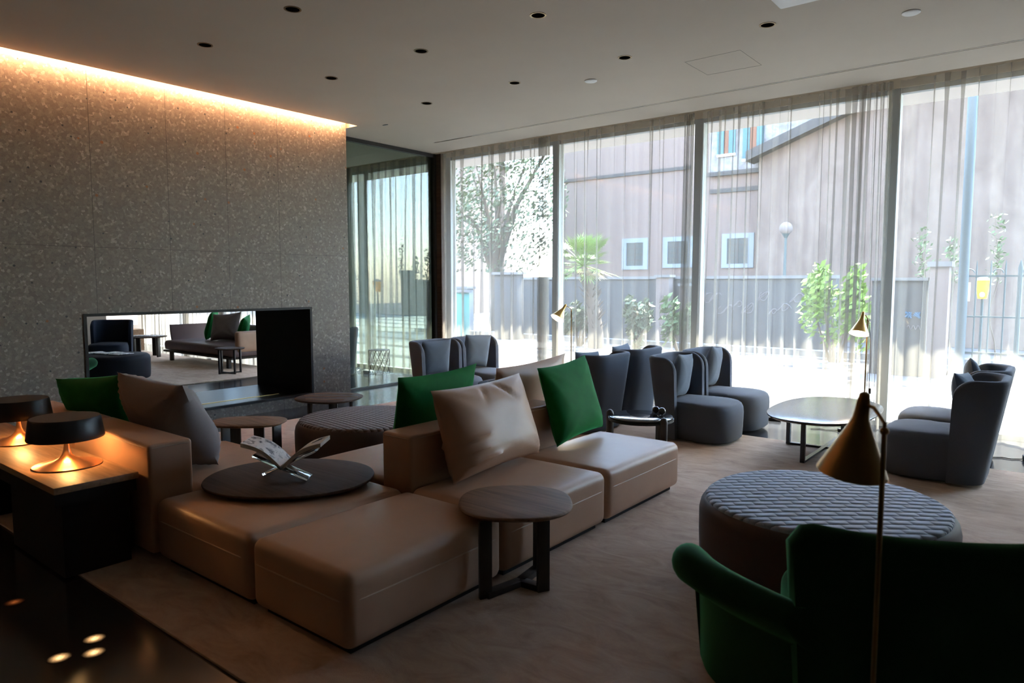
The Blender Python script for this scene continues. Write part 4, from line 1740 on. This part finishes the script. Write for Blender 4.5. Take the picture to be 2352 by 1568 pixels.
def shrub(name, label, cat, loc, size, n, leaf, s=(.05, .11), seed=1, stems=5, group=None):
    rnd = random.Random(seed)
    t = thing(name, label, cat, loc, 0, group)
    lumps = [(rnd.uniform(-.7, .7), rnd.uniform(-.6, .6), rnd.uniform(.3, .8), rnd.uniform(.22, .42)) for _ in range(9)]

    def fn():
        lx, ly, lz, lr = rnd.choice(lumps)
        while True:
            q = Vector((rnd.uniform(-1, 1), rnd.uniform(-1, 1), rnd.uniform(-1, 1)))
            if .35 < q.length < 1:
                break
        return Vector(((lx + q.x * lr) * size[0] / 2, (ly + q.y * lr) * size[1] / 2, max(.03, (lz + q.z * lr * .9)) * size[2]))
    b = MB()
    leaves(b, n, fn, s[0], s[1], rnd)
    b.build('foliage', leaf, t, smooth=False)
    b = MB()
    for i in range(stems):
        lx, ly, lz, lr = lumps[i]
        b.tube([(lx * .2 * size[0] / 2, ly * .2 * size[1] / 2, 0), (lx * .6 * size[0] / 2, ly * .6 * size[1] / 2, lz * .5 * size[2]), (lx * size[0] / 2, ly * size[1] / 2, lz * size[2])], [.03, .02, .008], 6)
    b.build('stems', M['bark'], t)
    return t


# big tree at the left with bright sky between its leaves
rnd = random.Random(5)
t = thing('tree', 'tall leafy tree at the left with bright sky showing between its leaves', 'tree', (-14.4, 17.2, -.02))
b = MB()
br = []
for k in range(9):
    a = 2 * math.pi * k / 9
    e = (1.9 * math.cos(a) + rnd.uniform(-.5, .5), 1.3 * math.sin(a), rnd.uniform(3.4, 6.2))
    br.append(e)
    b.tube([(0, 0, 1.7), (e[0] * .4, e[1] * .4, 2.2 + .3 * e[2]), e], [.12, .06, .015], 7)
b.tube([(0, 0, 0), (.05, 0, .9), (0, 0, 1.9), (.1, .05, 3.5), (0, 0, 5.5)], [.2, .16, .14, .09, .02], 10)
b.build('trunk', M['bark'], t)
b = MB()


def crown():
    while True:
        p = Vector((rnd.uniform(-2.5, 2.6), rnd.uniform(-1.6, 1.6), rnd.uniform(1.9, 6.8)))
        q = Vector((p.x / 2.6, p.y / 1.7, (p.z - 4.2) / 2.7))
        if q.length < 1 and noise.noise(p * 1.15 + Vector((3, 1, 7))) + .4 * noise.noise(p * 3.1) > -.12:
            return p


leaves(b, 6000, crown, .045, .105, rnd)
b.build('foliage', M['leaf_grey'], t, smooth=False)

# palm
rnd = random.Random(9)
t = thing('palm_tree', 'fan palm with green and yellowing fronds behind the left brass floor lamp', 'palm tree', (-8.62, 14.0, -.02))
b = MB()
tr = [(0, 0, 0), (-.02, 0, .5), (-.14, 0, 1.2), (-.36, 0, 1.85)]
b.tube(tr, [.19, .17, .14, .12], 14)
for i in range(70):
    z = rnd.uniform(.45, 1.75)
    a = rnd.uniform(0, 6.28)
    cx2 = -.02 - .32 * max(0, (z - .5) / 1.3) ** 1.4
    p = Vector((cx2 + .15 * math.cos(a), .15 * math.sin(a), z))
    b.tube([p, p + Vector((.12 * math.cos(a), .12 * math.sin(a), .13))], [.02, .006], 5)
b.build('trunk', M['bark'], t)
bg_, bd = MB(), MB()
for i in range(54):
    a = rnd.uniform(0, 6.28)
    el = rnd.uniform(-.5, 1.35)
    L = rnd.uniform(.42, .72)
    d = Vector((math.cos(a) * math.cos(el), math.sin(a) * math.cos(el) * .8, math.sin(el)))
    o_ = Vector((-.37, 0, 1.92))
    h = o_ + d * L
    tgt = bd if (el < .05 and rnd.random() < .6) else bg_
    tgt.tube([o_, o_ + d * L * .5 + Vector((0, 0, .03)), h], [.012, .009, .006], 5)
    side = d.cross(Vector((0, 0, 1))).normalized()
    up2 = side.cross(d).normalized()
    for k in range(17):
        f = R(-115 + 230 * k / 16)
        v2 = (d * math.cos(f) + side * math.sin(f)).normalized()
        ll = .34 * (.75 + .25 * math.cos(f)) * rnd.uniform(.85, 1.1)
        e = h + v2 * ll - Vector((0, 0, 1)) * ll * .15 + up2 * .03
        w = v2.cross(up2).normalized() * .014
        m_ = h + v2 * ll * .45 + up2 * .02
        tgt.add([h, m_ + w, e, m_ - w], [(0, 1, 2, 3)])
bg_.build('fronds', M['palm_leaf'], t, smooth=False)
bd.build('dry_fronds', M['palm_dry'], t, smooth=False)

shrub('bush', 'loose grey-green bush beside the palm trunk, left of it', 'bush', (-9.25, 14.2, -.02), (.9, .7, 1.1), 700, M['leaf_grey'], seed=2)
shrub('bush', 'pale flowering bush right of the palm in front of the garden wall', 'bush', (-7.75, 14.4, -.02), (.9, .6, 1.15), 900, M['leaf_grey'], seed=3)
shrub('bush', 'green bush behind the middle curtain bunch', 'bush', (-6.75, 14.5, -.02), (.9, .6, 1.2), 700, M['leaf'], seed=4)
shrub('bush', 'lime green bush left of the right brass floor lamp', 'bush', (-3.45, 14.3, -.02), (1.35, .8, 2.0), 1500, M['leaf_lime'], seed=6)
shrub('bush', 'dark low hedge below the tree at the far left', 'bush', (-13.4, 18.2, -.02), (2.6, .8, 1.5), 1200, M['leaf'], seed=8)
shrub('potted_plant', 'green plant on the roof terrace above the sloping roof edge', 'plant', (-5.0, 19.3, 6.05), (1.0, .6, .62), 500, M['leaf_lime'], seed=10, stems=3)
for i, (x, z1, sd) in enumerate(((-1.95, 2.45, 3), (-1.52, 2.25, 5), (-.92, 2.6, 7))):
    t = thing('climbing_plant', ['thin climbing plant on the pink wall left of the blue pole', 'thin climbing plant above the gate pillar', 'thin climbing plant rising above the iron fence'][i], 'climbing plant', (x, 13.45, -.02), 0, 'thin climbing plants')
    rnd = random.Random(sd)
    pth = [(.06 * math.sin(k * 1.3), .02 * math.cos(k), z1 * k / 9) for k in range(10)]
    b = MB().tube(pth, [.014 - .001 * k for k in range(10)], 5)
    b.build('stems', M['bark'], t)
    b = MB()
    leaves(b, 150, lambda: Vector((rnd.gauss(0, .06), rnd.gauss(0, .04), rnd.uniform(1.5, z1))), .02, .05, rnd)
    b.build('foliage', M['leaf'], t, smooth=False)

# garden wall and pillars
t = thing('garden_wall', 'long low garden wall with scrawled graffiti across the street', 'wall', (-7.5, 16, -.02))
b = MB().box(-5.6, 3.6, 0, .25, 0, 1.62)
b.build('wall', M['gwall'], t, smooth=False)
b = MB().box(-5.62, 3.62, -.04, .29, 1.621, 1.69)
b.build('coping', M['kerb'], t, smooth=False)
b = MB()
rnd = random.Random(2)
for k in range(9):
    x = .55 + .28 * k + rnd.uniform(-.05, .05)
    z = rnd.uniform(.75, 1.25)
    s = rnd.uniform(.06, .16)
    pts = []
    for q in range(22):
        a = q * .55 + k
        pts.append((x + s * math.cos(a) * (1 + .3 * math.sin(q * .7)) + q * .006, -.006, z + s * .9 * math.sin(a * 1.2)))
    b.tube(pts, .008, 4)
b.build('graffiti', M['graffiti_grey'], t)
for i, (x, y, h, lab) in enumerate(((-7.78, 15.8, 1.66, 'narrow pink gate pillar with scribbles right of the palm'),
                                    (-7.25, 15.8, 1.45, 'slim pale gate post right of the scribbled pillar'),
                                    (-13.2, 16.2, 1.72, 'pink gate pillar with scribbles at the left below the tree'),
                                    (-12.78, 16.2, 1.66, 'slim pale post right of the pillar below the tree'))):
    w = .17 if i % 2 == 0 else .07
    t = thing('gate_pillar', lab, 'gate pillar', (x, y, -.02), 0, 'gate pillars across the street')
    b = MB().box(-w, w, -.12, .12, 0, h)
    b.build('shaft', M['pillar'], t, smooth=False)
    b = MB().box(-w - .04, w + .04, -.16, .16, h, h + .06)
    b.build('cap', M['kerb'], t, smooth=False)
    if i % 2 == 0:
        b = MB()
        for k in range(4):
            b.tube([(w * .5 * math.sin(q * .9 + k), -.126, .5 + .22 * k + .08 * math.cos(q * 1.4)) for q in range(10)], .008, 4)
        b.build('graffiti', M['graffiti_grey'], t)
for i, (x, w, h, m, lab) in enumerate(((-14.6, .45, 1.35, 'car', 'pale blue-white panel at the far left behind the first curtain'),
                                       (-13.72, .14, 1.25, 'teal_tarp', 'small teal board beside the left pink gate pillar'),
                                       (-12.0, .40, 1.75, 'gwall', 'grey shed front with a pale roof right of the left gate pillars'))):
    t = thing('street_panel', lab, 'panel', (x, 15.62 if i < 1 else 14.8, -.02))
    b = MB().box(-w, w, 0, .3, 0, h)
    b.build('panel', M[m], t, bevel=.02)
    b = MB().box(-w - .06, w + .06, -.06, .34, h, h + .07)
    b.build('top', M['kerb'], t, smooth=False)
b = MB()
b.box(-16, 3, 15.2, 15.5, -.02, .10)
o = b.build('kerb', M['kerb'], smooth=False)
tag(o, 'long pale kerb in front of the garden wall across the street', 'kerb')

t = thing('street_lamp', 'slim street lamp with a round globe in front of the pink wall', 'street lamp', (-5.29, 17, -.02))
b = MB().tube([(0, 0, 0), (0, 0, 1.6), (0, 0, 2.62)], [.05, .035, .025], 10)
b.build('post', M['iron'], t)
b = MB().sphere((0, 0, 2.80), .15, 20, 12)
b.build('globe', M['pillar'], t)
b = MB().lathe([(.03, 2.58), (.09, 2.68), (.10, 2.70)], 18)
b.build('collar', M['iron'], t)

t = thing('steel_pole', 'tall blue steel pole rising behind the right curtain panel', 'pole', (-1.125, 11.2, -.02))
b = MB().tube([(0, 0, 0), (0, 0, 2), (0, 0, 4.12)], .06, 16)
b.build('shaft', M['blue_pole'], t)
b = MB().lathe([(.11, 0), (.11, .02), (.07, .03)], 20)
b.build('base', M['blue_pole'], t)

t = thing('gate_wall', 'grey and pink wall piece with blue graffiti left of the blue pole', 'wall', (-1.98, 13, -.02))
b = MB().box(-.62, .18, 0, .22, 0, 1.56)
b.build('wall', M['gwall'], t, smooth=False)
b = MB().box(-.64, .2, -.04, .26, 1.561, 1.61)
b.build('coping', M['kerb'], t, smooth=False)
b = MB()
b.tube([(-.06 + .05 * math.sin(k * 2.1), -.008, 1.0 + .05 * math.cos(k * 1.7) + .0 * k) for k in range(14)], .014, 5)
b.tube([(.06 + .05 * math.sin(k * 1.9), -.008, 1.0 + .05 * math.cos(k * 2.3)) for k in range(12)], .014, 5)
b.build('graffiti', M['graffiti'], t)
b = MB()
b.tube([(-.07 + .2 * k / 20, -.008, .80 + .035 * math.sin(k * .9)) for k in range(21)], .007, 5)
b.build('graffiti', M['graffiti_grey'], t)
t = thing('gate_pillar', 'pink gate pillar with a cap between the graffiti wall and the blue pole', 'gate pillar', (-1.62, 13, -.02), 0, 'gate pillars across the street')
b = MB().box(-.13, .13, -.1, .16, 0, 1.78)
b.build('shaft', M['pillar'], t, smooth=False)
b = MB().box(-.17, .17, -.14, .20, 1.78, 1.86)
b.build('cap', M['kerb'], t, smooth=False)

t = thing('iron_fence', 'teal iron fence with pointed bars at the right edge', 'fence', (-1.3, 12, -.02))
b = MB()
for z in (.52, 1.04, 1.62):
    b.box(.05, 2.6, -.015, .015, z - .012, z + .012)
b.build('rail', M['iron'], t, smooth=False)
for k in range(15):
    x = .08 + .17 * k
    thick = k in (4, 10)
    r = .03 if thick else .011
    b = MB().tube([(x, 0, .0 if thick else .42), (x, 0, 1.0), (x, 0, 1.74), (x, 0, 1.84)], [r, r, r, .003], 8)
    b.build('bar', M['iron'], t)
b = MB()
for k in range(7):
    x0 = .08 + .17 * 2 * k
    b.tube([(x0 + .085 + .06 * math.cos(R(a)), 0, 1.66 + .06 * math.sin(R(a))) for a in range(0, 181, 20)], .008, 5)
b.build('scroll', M['iron'], t)
t = thing('notice_sheet', 'pale paper sheet fixed to the iron fence left of the yellow lantern', 'sign', (-1.17, 11.955, 1.24))
b = MB().box(-.06, .06, -.003, .003, 0, .27)
b.build('sheet', M['paper'], t, smooth=False)
t = thing('lantern', 'glowing yellow lantern, wider at its top, behind the iron fence', 'lantern', (-1.005, 12.5, 1.27))
b = MB()
sq = ((-1, -1), (1, -1), (1, 1), (-1, 1))
b.rings([[(x * r, y * r, z) for x, y in sq] for r, z in ((.055, 0), (.09, .27))])
b.build('glass_body', M['lantern'], t, smooth=False)
b = MB().box(-.035, .035, -.105, -.092, .0, .11)
b = MB().sphere((0, -.085, .06), .035, 14, 8, (1, .5, 1.2))
b.build('bulb', M['lantern_core'], t)
b = MB()
b.rings([[(x * r, y * r, z) for x, y in sq] for r, z in ((.10, .271), (.02, .34))])
b.build('roof', M['iron'], t, smooth=False)
b = MB().tube([(0, 0, -1.29), (0, 0, -.6), (0, 0, -.001)], .018, 8)
b.build('post', M['iron'], t)
